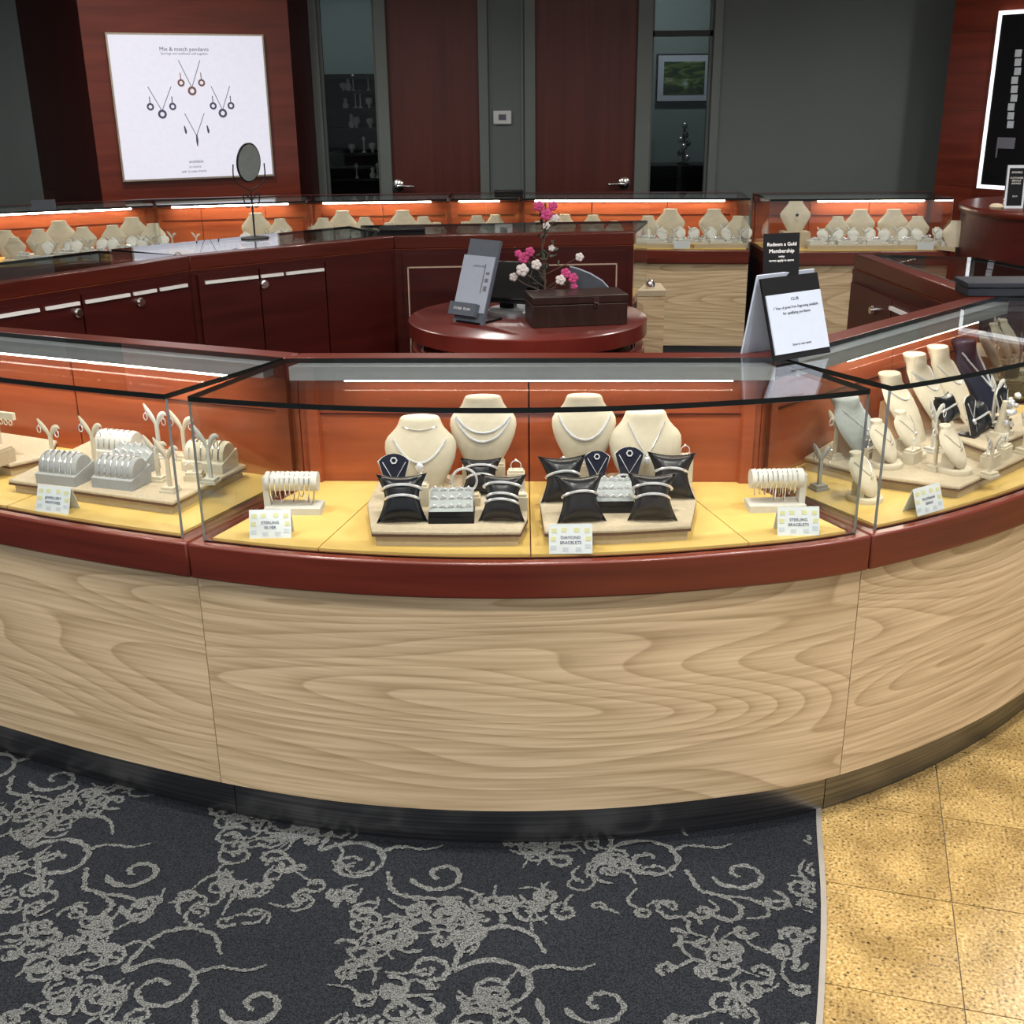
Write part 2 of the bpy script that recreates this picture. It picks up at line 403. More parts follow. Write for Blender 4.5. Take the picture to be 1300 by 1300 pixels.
# tufted scrolls of the carpet: ribbons of paler pile
rb = MB(); rr = random.Random(11)
def ribbon(pts, w0, w1=None):
    w1 = w1 or w0; pts = [q for a, c in zip(pts, pts[1:]) for q in (a, ((a[0] + c[0]) / 2 + rr.uniform(-.001, .001), (a[1] + c[1]) / 2 + rr.uniform(-.001, .001)))] + [pts[-1]]; w0 *= .88; w1 *= .88; n = len(pts); b = len(rb.v); ok = []; zz = rr.uniform(.0048, .0068)
    for i, p in enumerate(pts):
        a = pts[max(i - 1, 0)]; c = pts[min(i + 1, n - 1)]; t = Vector((c[0] - a[0], c[1] - a[1]))
        if t.length < 1e-9: t = Vector((1, 0))
        t.normalize(); w = w0 + (w1 - w0) * i / (n - 1)
        if i in (0, n - 1): w *= .35
        for sgn in (1, -1):
            ww = w * rr.uniform(.35, 1.55) * sgn
            rb.v.append((p[0] - t.y * ww, p[1] + t.x * ww, zz))
        ok.append(p[0] < border_x(p[1]) - .012 and p[1] < 2.95)
    for i in range(n - 1):
        if ok[i] and ok[i + 1]:
            q = (b + 2 * i, b + 2 * i + 1, b + 2 * i + 3, b + 2 * i + 2); rb.face(q)
def spiral(cx, cy, r1, turns, a0, d, w, r0=.18):
    n = int(14 * turns) + 4; P = []
    for i in range(n):
        t = i / (n - 1); r = r1 * (r0 + (1 - r0) * t ** 1.2); a = a0 + d * (1 - t) * turns * 2 * math.pi
        P.append((cx + r * math.cos(a) * 1.12, cy + r * math.sin(a)))
    ribbon(P, w * .8, w); return P[-1], a0
def motif(x, y, flip):
    f = flip
    def q(dx, dy): return x + f * dx, y + dy
    # two big linked scrolls
    c = q(0, 0); spiral(c[0], c[1], .085, 1.35, rad(150) if f > 0 else rad(30), -f, .008)
    c = q(.20, -.045); spiral(c[0], c[1], .06, 1.2, rad(190) if f > 0 else rad(-10), f, .0075)
    P = catmull([q(-.085, .045), q(-.06, .13), q(.0, .17), q(.07, .15), q(.10, .09)], 6); ribbon(P, .008, .005)
    P = catmull([q(.08, -.03), q(.10, -.1), q(.14, -.12), q(.18, -.16), q(.15, -.20), q(.10, -.17)], 6); ribbon(P, .007)
    P = catmull([q(.05, .03), q(.10, .055), q(.16, .045), q(.20, .06)], 5); ribbon(P, .007, .003)
    P = catmull([q(.14, -.12), q(.20, -.13), q(.25, -.16)], 5); ribbon(P, .007, .004)
    # dense band of curls over it
    for k in range(50):
        dx = rr.uniform(-.34, .34); dy = .225 + .10 * math.sin(dx * 7) + rr.uniform(-.10, .10); c = q(dx, dy)
        spiral(c[0], c[1], rr.uniform(.018, .042), rr.uniform(.7, 1.4), rr.uniform(0, 6.28), rr.choice((-1, 1)), rr.uniform(.0045, .0075))
        a = rr.uniform(0, 6.28); L = rr.uniform(.04, .09); k_ = rr.uniform(-.03, .03)
        P = catmull([c, (c[0] + L * .5 * math.cos(a) - k_ * math.sin(a), c[1] + L * .5 * math.sin(a) + k_ * math.cos(a)), (c[0] + L * math.cos(a), c[1] + L * math.sin(a))], 5)
        ribbon(P, .006, .003)
        if k % 3 == 0:
            a = rr.uniform(0, 6.28); P = [(c[0] + .012 * math.cos(a + u) * (1 + u * .2), c[1] + .012 * math.sin(a + u)) for u in (0, .9, 1.8, 2.7, 3.6)]; ribbon(P, .008, .006)
row = 0; y = .95
while y < 2.9:
    x = -2.75 + (.34 if row % 2 else 0)
    while x < 1.0:
        motif(x + rr.uniform(-.03, .03), y + rr.uniform(-.02, .02), 1 if row % 2 == 0 else 1); x += .68
    y += .40; row += 1
sc = rb.build('scroll_pattern', 'carpet_scroll', o, smooth=False); sc['kind'] = 'stuff'; sc['label'] = 'pale grey scroll pattern tufted into the carpet'

# ---- back wall with two doors and two sidelight windows, Y = 9
WY = 9.0; HC = 3.0
def wbox(name, x0, x1, y0, y1, z0, z1, mat, **k): return struct(MB().box(x0, x1, y0, y1, z0, z1).build(name, mat, **k))
wb = MB()
for a, b_ in ((-3.6, -1.40), (-.195, .185), (1.535, 4.2)): wb.box(a, b_, WY, WY + .14, 0, HC)
wb.box(-1.40, -.195, WY, WY + .14, 2.36, HC); wb.box(.185, 1.535, WY, WY + .14, 2.36, HC)
struct(wb.build('wall_back', 'wall_paint'))
wbox('wall_left', -7, -3.40, 8.62, 8.76, 0, HC, 'wall_paint')
wbox('wall_far_left', -5.6, -5.46, 2.5, 8.62, 0, HC, 'wall_paint')
wbox('wall_far_right', 5.4, 5.54, 2.5, 8.0, 0, HC, 'wall_paint')
# door trims (grey painted steel frames), standing 3 cm proud
tr = 1
for a, b_ in ((-1.445, -1.385), (-.972, -.885), (-.215, -.145), (.125, .205), (.955, 1.065), (1.512, 1.575)):
    struct(MB().box(a, b_, WY - .03, WY + .15, 0, 2.36).build('trim_%d' % tr, 'trim_paint', bevel=.004)); tr += 1
for a, b_ in ((-.145, .125),):
    struct(MB().box(-.135, -.128, WY - .012, WY, 0, 2.36).box(.10, .115, WY - .012, WY, 0, 2.36).build('trim_%d' % tr, 'trim_paint')); tr += 1
for a, b_ in ((-1.385, -.195), (.205, 1.512)):
    struct(MB().box(a, b_, WY - .03, WY + .15, 2.315, 2.375).build('trim_%d' % tr, 'trim_paint')); tr += 1
def door(n, x0, x1, hx, lab):
    d = struct(MB().box(x0, x1, WY + .015, WY + .06, 0, 2.31).build('door_%d' % n, 'cherry_door')); d['label'] = lab
    s = 1 if hx < (x0 + x1) / 2 else -1
    h = MB().lathe([(.046, 0), (.046, .014), (.034, .022), (.016, .026), (.014, .055)], n=20, M=T((hx, WY + .015, .985)) @ R(math.pi / 2, 'X'))
    h.tube([(hx, WY - .035, .985), (hx + s * .03, WY - .042, .985), (hx + s * .10, WY - .04, .982), (hx + s * .125, WY - .036, .98)], [.013, .012, .010, .008], 8)
    h.build('door_handle', 'silver', d)
cherry('cherry_door', (.085, .016, .012), (.135, .028, .019), (16, 16, .8), .45, .05)
door(1, -.885, -.215, -.845, 'dark cherry door with lever handle beside the thermostat')
door(2, .205, .955, .885, 'dark cherry door with lever handle beside the painting window')
def window(n, x0, x1, lab):
    w = struct(MB().box(x0, x1, WY + .05, WY + .058, .02, 2.315).build('window_%d' % n, 'glass_dim')); w['label'] = lab
    MB().box(x0, x0 + .018, WY + .03, WY + .08, 0, 2.315).box(x1 - .018, x1, WY + .03, WY + .08, 0, 2.315).build('window_frame', 'trim_paint', w)
    return w
w1 = window(1, -1.385, -.972, 'narrow sidelight window in front of black shelves')
w2 = window(2, 1.065, 1.512, 'narrow sidelight window in front of a framed landscape')
MB().box(1.065, 1.512, WY + .03, WY + .08, 2.02, 2.06).build('transom_bar', 'shelf_black', w2)
# rooms behind the windows
wbox('wall_office_back', -3, 4, 11.0, 11.1, 0, HC, 'room_paint')
wbox('wall_office_divider', .02, .12, WY + .14, 11.0, 0, HC, 'room_paint')
wbox('wall_office_left', -3.1, -3.0, WY + .14, 11.0, 0, HC, 'room_paint')
wbox('wall_office_right', 4.0, 4.1, WY + .14, 11.0, 0, HC, 'room_paint')
# ceiling with recessed downlights
wbox('ceiling', -7, 7, -1.5, 13, HC, HC + .1, 'ceiling_paint')
def downlight(x, y, power, r=.085):
    t = thing('downlight', 'round recessed ceiling downlight', 'light', (x, y, HC), 0, 'recessed ceiling downlights')
    MB().lathe([(r + .02, -.008), (r + .02, 0)], n=20).build('trim_ring', 'thermostat_white', t)
    MB().lathe([(r, -.010), (r, -.0085)], n=20).build('lens', 'light_lens', t)
    ld = bpy.data.lights.new('downlight', 'AREA'); ld.shape = 'DISK'; ld.size = r * 2; ld.energy = power; ld.color = (1, .95, .88); ld.spread = rad(150)
    l = bpy.data.objects.new('lamp', ld); C.objects.link(l); l.parent = t; l.location = (0, 0, -.02)
for x, y in DOWNLIGHTS: downlight(x, y, DOWNLIGHT_W)
downlight(-1.4, 10.0, 9); downlight(1.4, 10.2, 9)

# ---- splayed cherry column with the backlit poster
A, B, Cc, D = (-3.41, 8.62), (-2.745, 7.933), (-1.512, 8.541), (-1.44, 9.0)
def face_frame(P, Q):
    """matrix: x along P->Q, y into the wall, z up, origin at P on the floor"""
    t = Vector((Q[0] - P[0], Q[1] - P[1], 0)).normalized(); n = Vector((-t.y, t.x, 0))
    M_ = Matrix.Identity(4)
    for i in range(3): M_[i][0] = t[i]; M_[i][1] = n[i]
    M_[0][3], M_[1][3] = P[0], P[1]
    return M_
col = thing('wood_column', 'splayed cherry wood column carrying the white backlit poster', 'column', (0, 0, 0))
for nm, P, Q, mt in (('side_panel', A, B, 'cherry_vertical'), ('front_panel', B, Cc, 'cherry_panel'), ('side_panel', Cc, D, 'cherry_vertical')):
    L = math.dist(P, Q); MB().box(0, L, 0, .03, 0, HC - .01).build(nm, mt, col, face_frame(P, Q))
MF = face_frame(B, Cc); FL = math.dist(B, Cc)
po = thing('backlit_poster', 'white backlit jewellery poster on the cherry column', 'poster')
po.matrix_world = MF
x0, x1 = .155, FL - .205; z0, z1 = 1.115, 2.022
MB().box(x0 - .012, x1 + .012, -.035, -.002, z0 - .012, z1 + .012).build('frame', 'brass_dull', po)
MB().box(x0, x1, -.038, -.034, z0, z1).build('light_panel', 'backlit', po)
PX, PZ = x1 - x0, z1 - z0
def pz(u, v): return (x0 + u * PX, -.0395, z1 - v * PZ)
def TXT(body, u, v, size, mat='slate_ink'):
    p = pz(u, v); text_mesh('lettering', body, size, mat, po, T((p[0], -.0385, p[2])) @ R(math.pi / 2, 'X'))
TXT('Mix & match pendants', .475, .095, .036); TXT('Earrings and necklaces sold together', .475, .125, .021, 'ink_grey')
TXT('available', .48, .885, .030); TXT('in store', .47, .922, .026, 'ink_grey'); TXT('ask to see more', .46, .955, .026)
def poster_set(cu, cv, w, h, col_, kind):
    a = pz(cu - w / 2, cv - h); b_ = pz(cu, cv); c_ = pz(cu + w / 2, cv - h)
    MB().tube([a, b_], .0022, 4).tube([b_, c_], .0022, 4).build('printed_chain', 'ink_grey', po)
    def ring_at(u, v, r):
        c = Vector(pz(u, v)); P = [c + Vector((r * math.cos(k * .5236), 0, r * math.sin(k * .5236))) for k in range(12)]
        MB().tube(P, r * .38, 5, closed=True).build('printed_drop', col_, po)
    if kind == 'ring':
        ring_at(cu, cv + .022, .022)
        for s in (-1, 1):
            ring_at(cu + s * w * .48, cv - h * .18, .018)
            MB().tube([pz(cu + s * w * .48, cv - h * .18 - .02), pz(cu + s * w * .48, cv - h * .18 - .07)], .003, 4).build('printed_hook', col_, po)
    else:
        MB().tube([pz(cu, cv - .01), pz(cu, cv + .035), pz(cu, cv + .075)], [.005, .008, .003], 5).build('printed_drop', col_, po)
        for s in (-1, 1): MB().tube([pz(cu + s * w * .58, cv - h * .45), pz(cu + s * w * .58 + .006, cv - h * .2), pz(cu + s * w * .58 + .006, cv - h * .1)], [.004, .008, .004], 5).build('printed_drop', col_, po)
poster_set(.50, .36, .14, .19, 'bronze_ink', 'ring'); poster_set(.29, .52, .15, .17, 'slate_ink', 'ring')
poster_set(.69, .52, .125, .17, 'slate_ink', 'ring'); poster_set(.50, .70, .13, .16, 'slate_ink', 'bar')

# ---- right hand cherry wall panel with the glowing picture frame
RP, RQ = (3.05, 8.42), (4.25, 6.70)
pan = thing('wood_wall_panel', 'cherry plank wall panel carrying a white edged black picture frame', 'panel')
ML = face_frame(RP, RQ)
L = math.dist(RP, RQ)
for k in range(6): MB().box(0, L, .0, .04, k * .5, k * .5 + .497).build('plank', 'cherry_panel', pan, ML)
fr = thing('lit_picture_frame', 'black picture with glowing white border on the cherry panel', 'picture'); fr.matrix_world = ML
fx0, fx1, fz0, fz1 = .385, 1.30, 1.02, 2.09
MB().box(fx0, fx1, -.03, -.002, fz0, fz1).build('picture', 'black_plastic', fr)
for a, b_, c_, d_ in ((fx0 - .025, fx0, fz0 - .025, fz1 + .025), (fx1, fx1 + .025, fz0 - .025, fz1 + .025), (fx0, fx1, fz1, fz1 + .025), (fx0, fx1, fz0 - .025, fz0)):
    MB().box(a, b_, -.036, 0, c_, d_).build('lit_border', 'backlit_edge', fr)
bz = MB()
for k in range(9): bz.box(.515 + (k % 3) * .006, .56 + (k % 3) * .006, -.034, -.03, 1.83 - k * .055, 1.875 - k * .055)
bz.build('printed_watch_band', 'ink_mist', fr)
MB().box(.48, .60, -.034, -.03, 1.26, 1.33).box(.47, .48, -.034, -.03, 1.2, 1.33).build('printed_clasp', 'ink_grey', fr)

# ---- thermostat, office contents
t = thing('thermostat', 'white wall thermostat between the two doors', 'thermostat', (-.042, WY, 1.47))
MB().box(-.068, .068, -.028, 0, -.048, .048).build('housing', 'thermostat_white', t, bevel=.006)
MB().box(-.028, .028, -.031, -.027, -.018, .022).build('screen', 'grey_panel', t)
pt = thing('framed_landscape', 'framed green landscape painting seen through the window', 'painting', (1.595, 10.998, 1.752))
MB().box(-.25, .25, -.03, 0, -.205, .205).build('frame', 'shelf_black', pt)
MB().box(-.237, .237, -.034, -.028, -.192, .192).build('mat_board', 'card_white', pt)
MB().box(-.185, .185, -.037, -.033, -.14, .14).build('canvas', 'landscape_print', pt)
cb = thing('black_sideboard', 'black sideboard below the framed landscape', 'sideboard', (1.7, 10.62, 0))
MB().box(-.55, .6, -.25, .25, 0, 1.0).box(-.57, .62, -.27, .27, 1.0, 1.03).build('body', 'shelf_black', cb)
for k in range(3): MB().box(-.5 + k * .36, -.17 + k * .36, -.262, -.25, .1, .93).build('cabinet_door', 'black_plastic', cb)
sp = thing('sphere_sculpture', 'stacked silver sphere sculpture on the black sideboard', 'sculpture', (1.55, 10.5, 1.03))
MB().lathe([(.05, 0), (.05, .02), (.012, .03), (.012, .34)], n=12).build('post', 'dark_metal', sp)
for k, (dx, z, r_) in enumerate(((.03, .06, .03), (-.03, .10, .03), (.0, .15, .035), (.035, .18, .028), (-.03, .21, .03), (.01, .25, .03), (0, .33, .03))):
    MB().ball((dx, 0, z), r_, 10).build('sphere', 'dark_metal' if k % 2 else 'silver', sp)
sh = thing('black_shelf_unit', 'tall black shelf unit behind the narrow window', 'shelf', (-1.30, 9.75, 0))
sb = MB().box(-.35, .45, .2, .22, 0, 1.80).box(-.37, -.35, -.15, .22, 0, 1.80).box(.45, .47, -.15, .22, 0, 1.80).build('carcass', 'shelf_black', sh)
for z in (1.0, 1.2, 1.39, 1.54, 1.67, 1.78): MB().box(-.35, .45, -.15, .2, z - .02, z).build('shelf', 'shelf_black', sh)
prof = [[(.02, 0), (.028, .03), (.012, .06), (.018, .085), (.004, .10)], [(.012, 0), (.012, .02), (.03, .04), (.03, .07), (.01, .08)], [(.02, 0), (.006, .02), (.006, .09), (.016, .11), (.003, .13)]]
fm = [MB().lathe(p, n=8).mesh('figurine', 'white_velvet') for p in prof]
for z, xs in ((1.67, (.04, .08, .12, .24)), (1.54, (.05, .13, .17, .24)), (1.39, (.09, .13, .24, .31)), (1.2, (.08, .18, .25)), (1.0, (.11, .24, .28, .33))):
    for k, x in enumerate(xs):
        f = bpy.data.objects.new('figurine', fm[rr.randrange(3)]); C.objects.link(f); f.location = (-1.30 + x - .05, 9.66, z); f.scale = (1, 1, rr.uniform(.75, 1.1))
        tag(f, 'small white figurine on the black shelf unit', 'figurine', 'figurines on the black shelf unit')
# ================================================================ DISPLAY CASES
HT, HL, HK = 1.06, .737, .122
def v2(p): return Vector((p[0], p[1]))
def sub(P, f0, f1, n=None):
    """piece of a polyline between arc length fractions"""
    u = arclen(P); L = u[-1]; a, b_ = f0 * L, f1 * L; out = []
    def at(s):
        for i in range(len(P) - 1):
            if u[i + 1] >= s - 1e-9:
                t = (s - u[i]) / max(u[i + 1] - u[i], 1e-9); return lerp(P[i], P[i + 1], t)
        return P[-1]
    out.append(at(a)); out += [P[i] for i in range(len(P)) if a + 1e-6 < u[i] < b_ - 1e-6]; out.append(at(b_))
    return out
def make_case(name, label, I0, I1, O, ht=HT, hl=HL, front='oak', seams=(), tube=(.12, .9), sides=(True, True), kick=.065, group=None, u0=0, rail=.06, gap=.028, splits=(.5,), tube_mat='tube_glow', light=True, tube_r=.0075):
    c = thing(name, label, 'display case', (0, 0, 0), 0, group)
    I0, I1 = v2(I0), v2(I1); O = [v2(p) for p in O]
    inn = (I1 - I0).normalized(); nin = Vector((inn.y, -inn.x))
    if nin.dot(O[len(O) // 2] - I0) < 0: nin = -nin          # from inner line towards the outside
    e0 = (I0 - O[0]).normalized(); e1 = (I1 - O[-1]).normalized()
    def nrm(i):
        a = O[max(i - 1, 0)]; b_ = O[min(i + 1, len(O) - 1)]; t = (b_ - a).normalized(); n_ = Vector((-t.y, t.x))
        return n_ if n_.dot(-nin) > 0 else -n_
    def inset(d):
        out = []
        for i, p in enumerate(O):
            n_ = nrm(i)
            if i == 0: out.append(p + e0 * (d / max(e0.dot(n_), .3)))
            elif i == len(O) - 1: out.append(p + e1 * (d / max(e1.dot(n_), .3)))
            else: out.append(p + n_ * d)
        return [tuple(q) for q in out]
    def rear(d, f0=0., f1=1.):
        a = I0 - e0 * (d / max(-e0.dot(nin), .3)); b_ = I1 - e1 * (d / max(-e1.dot(nin), .3))
        return tuple(a.lerp(b_, f0)), tuple(a.lerp(b_, f1))
    def ring(d, r, f0=.0, f1=1., g0=None, g1=None):
        F = sub(inset(d), f0, f1); r0, r1 = rear(r, f0 if g0 is None else g0, f1 if g1 is None else g1)
        return F + [r1, r0]
    eps = .0008
    L = arclen([tuple(p) for p in O])[-1]; ge = gap / L
    # plinth, carcass, front panel, ledge
    P = ring(kick, .05, eps, 1 - eps); MB().prism(P, 0, HK, uvs=[u0 + q for q in arclen(P)], smooth=False).build('kick_plate', 'kick_metal', c)
    A_, B_ = sub(inset(.022), eps, 1 - eps), sub(inset(.040), eps, 1 - eps)
    MB().strip(A_, B_, HK, hl - .082, uvs=[u0 + q for q in arclen(A_)]).build('front_panel', front, c)
    MB().prism(ring(.040, 0, eps, 1 - eps), HK, hl - .082).build('carcass', 'cherry_cabinet_shaded', c)
    led = MB().prism(ring(0, 0, eps, 1 - eps), hl - .082, hl, smooth=False).build('ledge', 'cherry', c, bevel=.005)
    # deck boards
    fs = [ge * 1.5, *seams, 1 - ge * 1.5]
    for k in range(len(fs) - 1):
        a, b_ = fs[k], fs[k + 1]; w = .0015 / L
        if k == 0: a -= w
        Pk = ring(.034, .022, a + w, b_ - w); MB().prism(Pk, hl, hl + .006).build('deck_panel', 'maple_deck', c)
    # back panels, posts, rail
    rz = ht - .055
    for k in range(len(splits) + 1):
        s_ = [.0, *splits, 1.]; a, b_ = s_[k], s_[k + 1]
        q0, q1 = rear(.002, a + .002, b_ - .002); q2, q3 = rear(.020, a + .002, b_ - .002)
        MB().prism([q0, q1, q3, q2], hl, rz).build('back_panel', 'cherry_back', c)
    for f in (.035, .965):
        w = .018 / L
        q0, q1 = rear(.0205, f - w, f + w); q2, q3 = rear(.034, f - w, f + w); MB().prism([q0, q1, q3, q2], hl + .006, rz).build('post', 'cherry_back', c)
    q0, q1 = rear(.0205, .04, .96); q2, q3 = rear(.026, .04, .96)
    MB().prism([q0, q1, q3, q2], hl + (rz - hl) * .66, hl + (rz - hl) * .67).build('groove_bead', 'cherry_cabinet_shaded', c)
    q0, q1 = rear(0, eps, 1 - eps); q2, q3 = rear(rail, eps, 1 - eps)
    MB().prism([q0, q1, q3, q2], rz, ht, ).build('top_rail', 'cherry', c, bevel=.004)
    # light fitting under the glass, along the rail
    q0, q1 = rear(rail + .001, .03, .97); q2, q3 = rear(rail + .040, .03, .97)
    MB().prism([q0, q1, q3, q2], ht - .044, ht - .0115).build('light_housing', 'aluminium', c)
    a = Vector((*rear(rail + .020, tube[0], tube[1])[0], ht - .047)); b_ = Vector((*rear(rail + .020, tube[0], tube[1])[1], ht - .047))
    if light: MB().tube([a, b_], tube_r, 8).build('light_tube', tube_mat, c)
    # glass
    Pg = ring(.020, rail + .0005, ge, 1 - ge, .004, .996)
    MB().prism(Pg, ht - .011, ht, 0, 1).build('glass_top', ['glass', 'glass_edge'], c)
    Ga, Gb = sub(inset(.020), ge, 1 - ge), sub(inset(.028), ge, 1 - ge)
    MB().strip(Ga, Gb, hl, ht - .0112, 0, edge_mi=1).build('glass_front', ['glass', 'glass_edge_pale'], c)
    for k, on in enumerate(sides):
        if not on: continue
        p = Vector(Gb[0] if k == 0 else Gb[-1]); q = Vector(rear(rail * .6, .004, .996)[k]); d = (q - p).normalized(); n_ = Vector((-d.y, d.x)) * .004
        p = p + d * .002
        m_ = MB().prism([tuple(p + n_), tuple(q + n_), tuple(q - n_), tuple(p - n_)], hl, ht - .0112, 0)
        m_.build('glass_side', ['glass'], c)
    c_info = dict(rear=rear, inset=inset, I0=I0, I1=I1, n=-nin, L=(I1 - I0).length, t=inn)
    return c, c_info
def facade(c, info, doors, strip_z=.955, strips=True, bottom=.12, top=.99, mat='cherry_cabinet_shaded', inlay=False):
    """operator side: hinged doors with finger pull strips and round locks"""
    M_ = Matrix.Identity(4); t = info['t']; n_ = info['n']
    flip = False
    tt = Vector((t.x, t.y, 0)); nn = Vector((n_.x, n_.y, 0))
    for i in range(3): M_[i][0] = tt[i]; M_[i][1] = nn[i]
    M_[0][3], M_[1][3] = info['I0'].x, info['I0'].y
    L = info['L']
    def bar(nm, a, b_, z0, z1, y0, y1, mt): return MB().box(a, b_, y0, y1, z0, z1).build(nm, mt, c, M_)
    bar('frame_board', .0, L, .12, top, 0, .0004, mat)
    bar('apron', .002, L - .002, top - .005, HT - .056, 0, .004, mat)
    for (a, b_, lock, st) in doors:
        d = MB().box(a * L + .003, b_ * L - .003, .0005, .016, bottom, strip_z + .03).build('cabinet_door', mat, c, M_)
        for (s0, s1) in st:
            s_ = MB().box(s0 * L, s1 * L, .016, .026, strip_z - .006, strip_z + .006).build('handle_strip', 'strip_lit', d)
        if lock is not None:
            k = MB().lathe([(.017, 0), (.017, .012), (.011, .014), (.011, .020), (.013, .022)], n=12, M=T((lock * L, .016, strip_z - .032)) @ R(-math.pi / 2, 'X')).build('lock', 'silver', d)
    if inlay:
        a, b_, z0, z1 = inlay
        for q in ((a * L, b_ * L, z1 - .006, z1), (a * L, b_ * L, z0, z0 + .006), (a * L, a * L + .006, z0, z1), (b_ * L - .006, b_ * L, z0, z1)):
            MB().box(q[0], q[1], .016, .020, q[2], q[3]).build('inlay_line', 'inlay_beige', c, M_)
        MB().tube([((a + b_) / 2 * L, .03, z1 - .07), ((a + b_) / 2 * L, .03, z1 - .02)], .005, 6).build('door_pull', 'silver', c, M_)
plain('strip_lit', (.92, .92, .90), .3, metal=.0)  # finger pulls: their reflected light painted in as a plain white, not metal
plain('inlay_beige', (.52, .40, .30), .5)

OUTC = catmull([(-2.62, 3.75), (-2.30, 3.20), (-1.78, 2.78), (-1.187, 2.47), (-.702, 2.271), (-.33, 2.172), (.048, 2.142), (.42, 2.178), (.778, 2.276), (1.212, 2.528), (1.58, 2.86), (1.84, 3.27), (1.86, 3.75), (1.72, 4.23)], 6)
# indices of the unit boundaries along the spline
iL0, iL1, iC, iR, iE = 6 * 2, 6 * 4, 6 * 8, 6 * 11, 6 * 13
V1, V0, V8, V7, V6 = (-1.62, 3.165), (-.505, 2.690), (.590, 2.645), (1.383, 3.398), (1.302, 4.345)
case_c, inf_c = make_case('display_case', 'curved centre display case with two trays of black bracelet pillows', V0, V8, OUTC[iL1:iC + 1],
                          tube_r=.004, seams=(.195, .50, .815), tube=(.13, .9), splits=(.5,), u0=3.1)
case_l, inf_l = make_case('display_case', 'curved display case holding the bracelet pads and earring trees', V1, V0, OUTC[iL0:iL1 + 1],
                          seams=(.55,), tube=(.05, .88), splits=(.42,), u0=0.4)
case_r, inf_r = make_case('display_case', 'curved display case crowded with cream busts on linen trays', V8, V7, OUTC[iC:iR + 1],
                          seams=(), tube=(.25, .85), splits=(.55,), u0=6.3)
case_s, inf_s = make_case('display_case', 'short island display case under the navy box by the entrance', V7, V6, OUTC[iR:iE + 1],
                          seams=(), tube=(.2, .8), splits=(.5,), u0=9.2)
facade(case_s, inf_s, [(.02, .56, None, [(.06, .56)]), (.56, .97, .70, [])], strip_z=.93, bottom=.35)
V2, V3, V4, V5 = (-2.02, 3.40), (-1.242, 4.472), (-.502, 5.053), (.550, 5.109)
O2, O3, O4, O5 = (-2.45, 3.72), (-1.66, 4.70), (-.74, 5.52), (.70, 5.62)
case_b1, inf_b1 = make_case('display_case', 'island display case along the dark drawers, its glass reflecting the poster', V2, V3, [O2, O3], tube=(.2, .8), light=False)
case_b2, inf_b2 = make_case('display_case', 'island display case carrying the round table mirror', V3, V4, [O3, O4], tube=(.2, .8), light=False)
case_b3, inf_b3 = make_case('display_case', 'island display case behind the round desk with beige inlay line', V4, V5, [O4, O5], tube=(.2, .8), light=False)
facade(case_b1, inf_b1, [(.01, .33, .30, [(.02, .30)]), (.33, .62, .60, [(.34, .49), (.51, .61)]), (.62, .985, .80, [(.63, .77), (.785, .86), (.875, .97)])])
facade(case_b2, inf_b2, [(.02, .30, None, [(.05, .29)]), (.30, .62, .315, [(.305, .41), (.425, .61)]), (.62, .97, None, [])])
facade(case_b3, inf_b3, [(.03, .97, None, [])], inlay=(.05, .93, .35, .93))
# far wall cases, customer side towards the island
HTF, HLF = 1.03, .72
def far(label, a, b_, da, db, **k): return make_case('display_case', label, (a[0] + da[0], a[1] + da[1]), (b_[0] + db[0], b_[1] + db[1]), [a, lerp(a, b_, .5), b_], HTF, HLF, **k)
f0, f1, f2, f3, f4, f5, g0, g1 = (-3.75, 6.28), (-2.12, 7.02), (-1.24, 7.20), (-.37, 7.23), (.07, 7.22), (1.475, 7.08), (1.555, 6.985), (2.66, 6.95)
n0, n1, n2, n3, n5 = (-.20, .46), (-.17, .48), (-.05, .5), (0, .5), (.03, .5)
kf = dict(kick=.05, gap=.01, u0=2.2)
far('lit wall display case beside the grey wall corner', f0, f1, n0, n1, tube=(.35, .93), **kf)
far('lit wall display case under the white backlit poster', f1, f2, n1, n2, tube=(.12, .85), splits=(.3, .7), **kf)
far('lit wall display case in front of the door with lever handle and black shelves', f2, f3, n2, n3, tube=(.08, .85), splits=(.5,), **kf)
far('narrow lit wall display case under the thermostat', f3, f4, n3, n3, tube=(.1, .7), splits=(.5,), **kf)
far('wide lit wall display case in front of the door beside the painting window', f4, f5, n3, n5, tube=(.07, .92), splits=(.33, .67), **kf)
far('lit wall display case beside the curved cherry counter', g0, g1, n3, n3, tube=(.36, .96), splits=(.33, .67), **kf)
# curved cherry counter right of the wall cases
cc = thing('curved_counter', 'round fronted cherry counter carrying the black plaques', 'counter', (3.31, 6.79, 0))
MB().lathe([(.635, 0), (.635, .955)], n=48).build('body', 'cherry_cabinet_shaded', cc)
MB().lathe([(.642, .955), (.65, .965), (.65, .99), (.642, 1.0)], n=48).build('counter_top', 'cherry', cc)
# small oak return cabinet at the end of the island
rc = thing('return_cabinet', 'small light oak return cabinet beside the round desk', 'cabinet', (.66, 5.30, 0))
m_ = MB(); P = [(-.085, -.16), (.04, -.16), (.04, .05), (-.025, .05)]; m_.prism(P, 0, .775, uvs=[0, .2, .55, .75]).build('body', 'oak', rc)
MB().prism([(-.085, -.165), (.045, -.165), (.045, .055), (-.02, .055)], .775, .80).build('worktop', 'beige_linen', rc)
jar = tag(MB().lathe([(.02, 0), (.022, .02), (.016, .035), (.012, .04)], (.64, 5.20, .80), 12).build('small_jar', 'silver'), 'small silver jar on the oak return cabinet', 'jar')
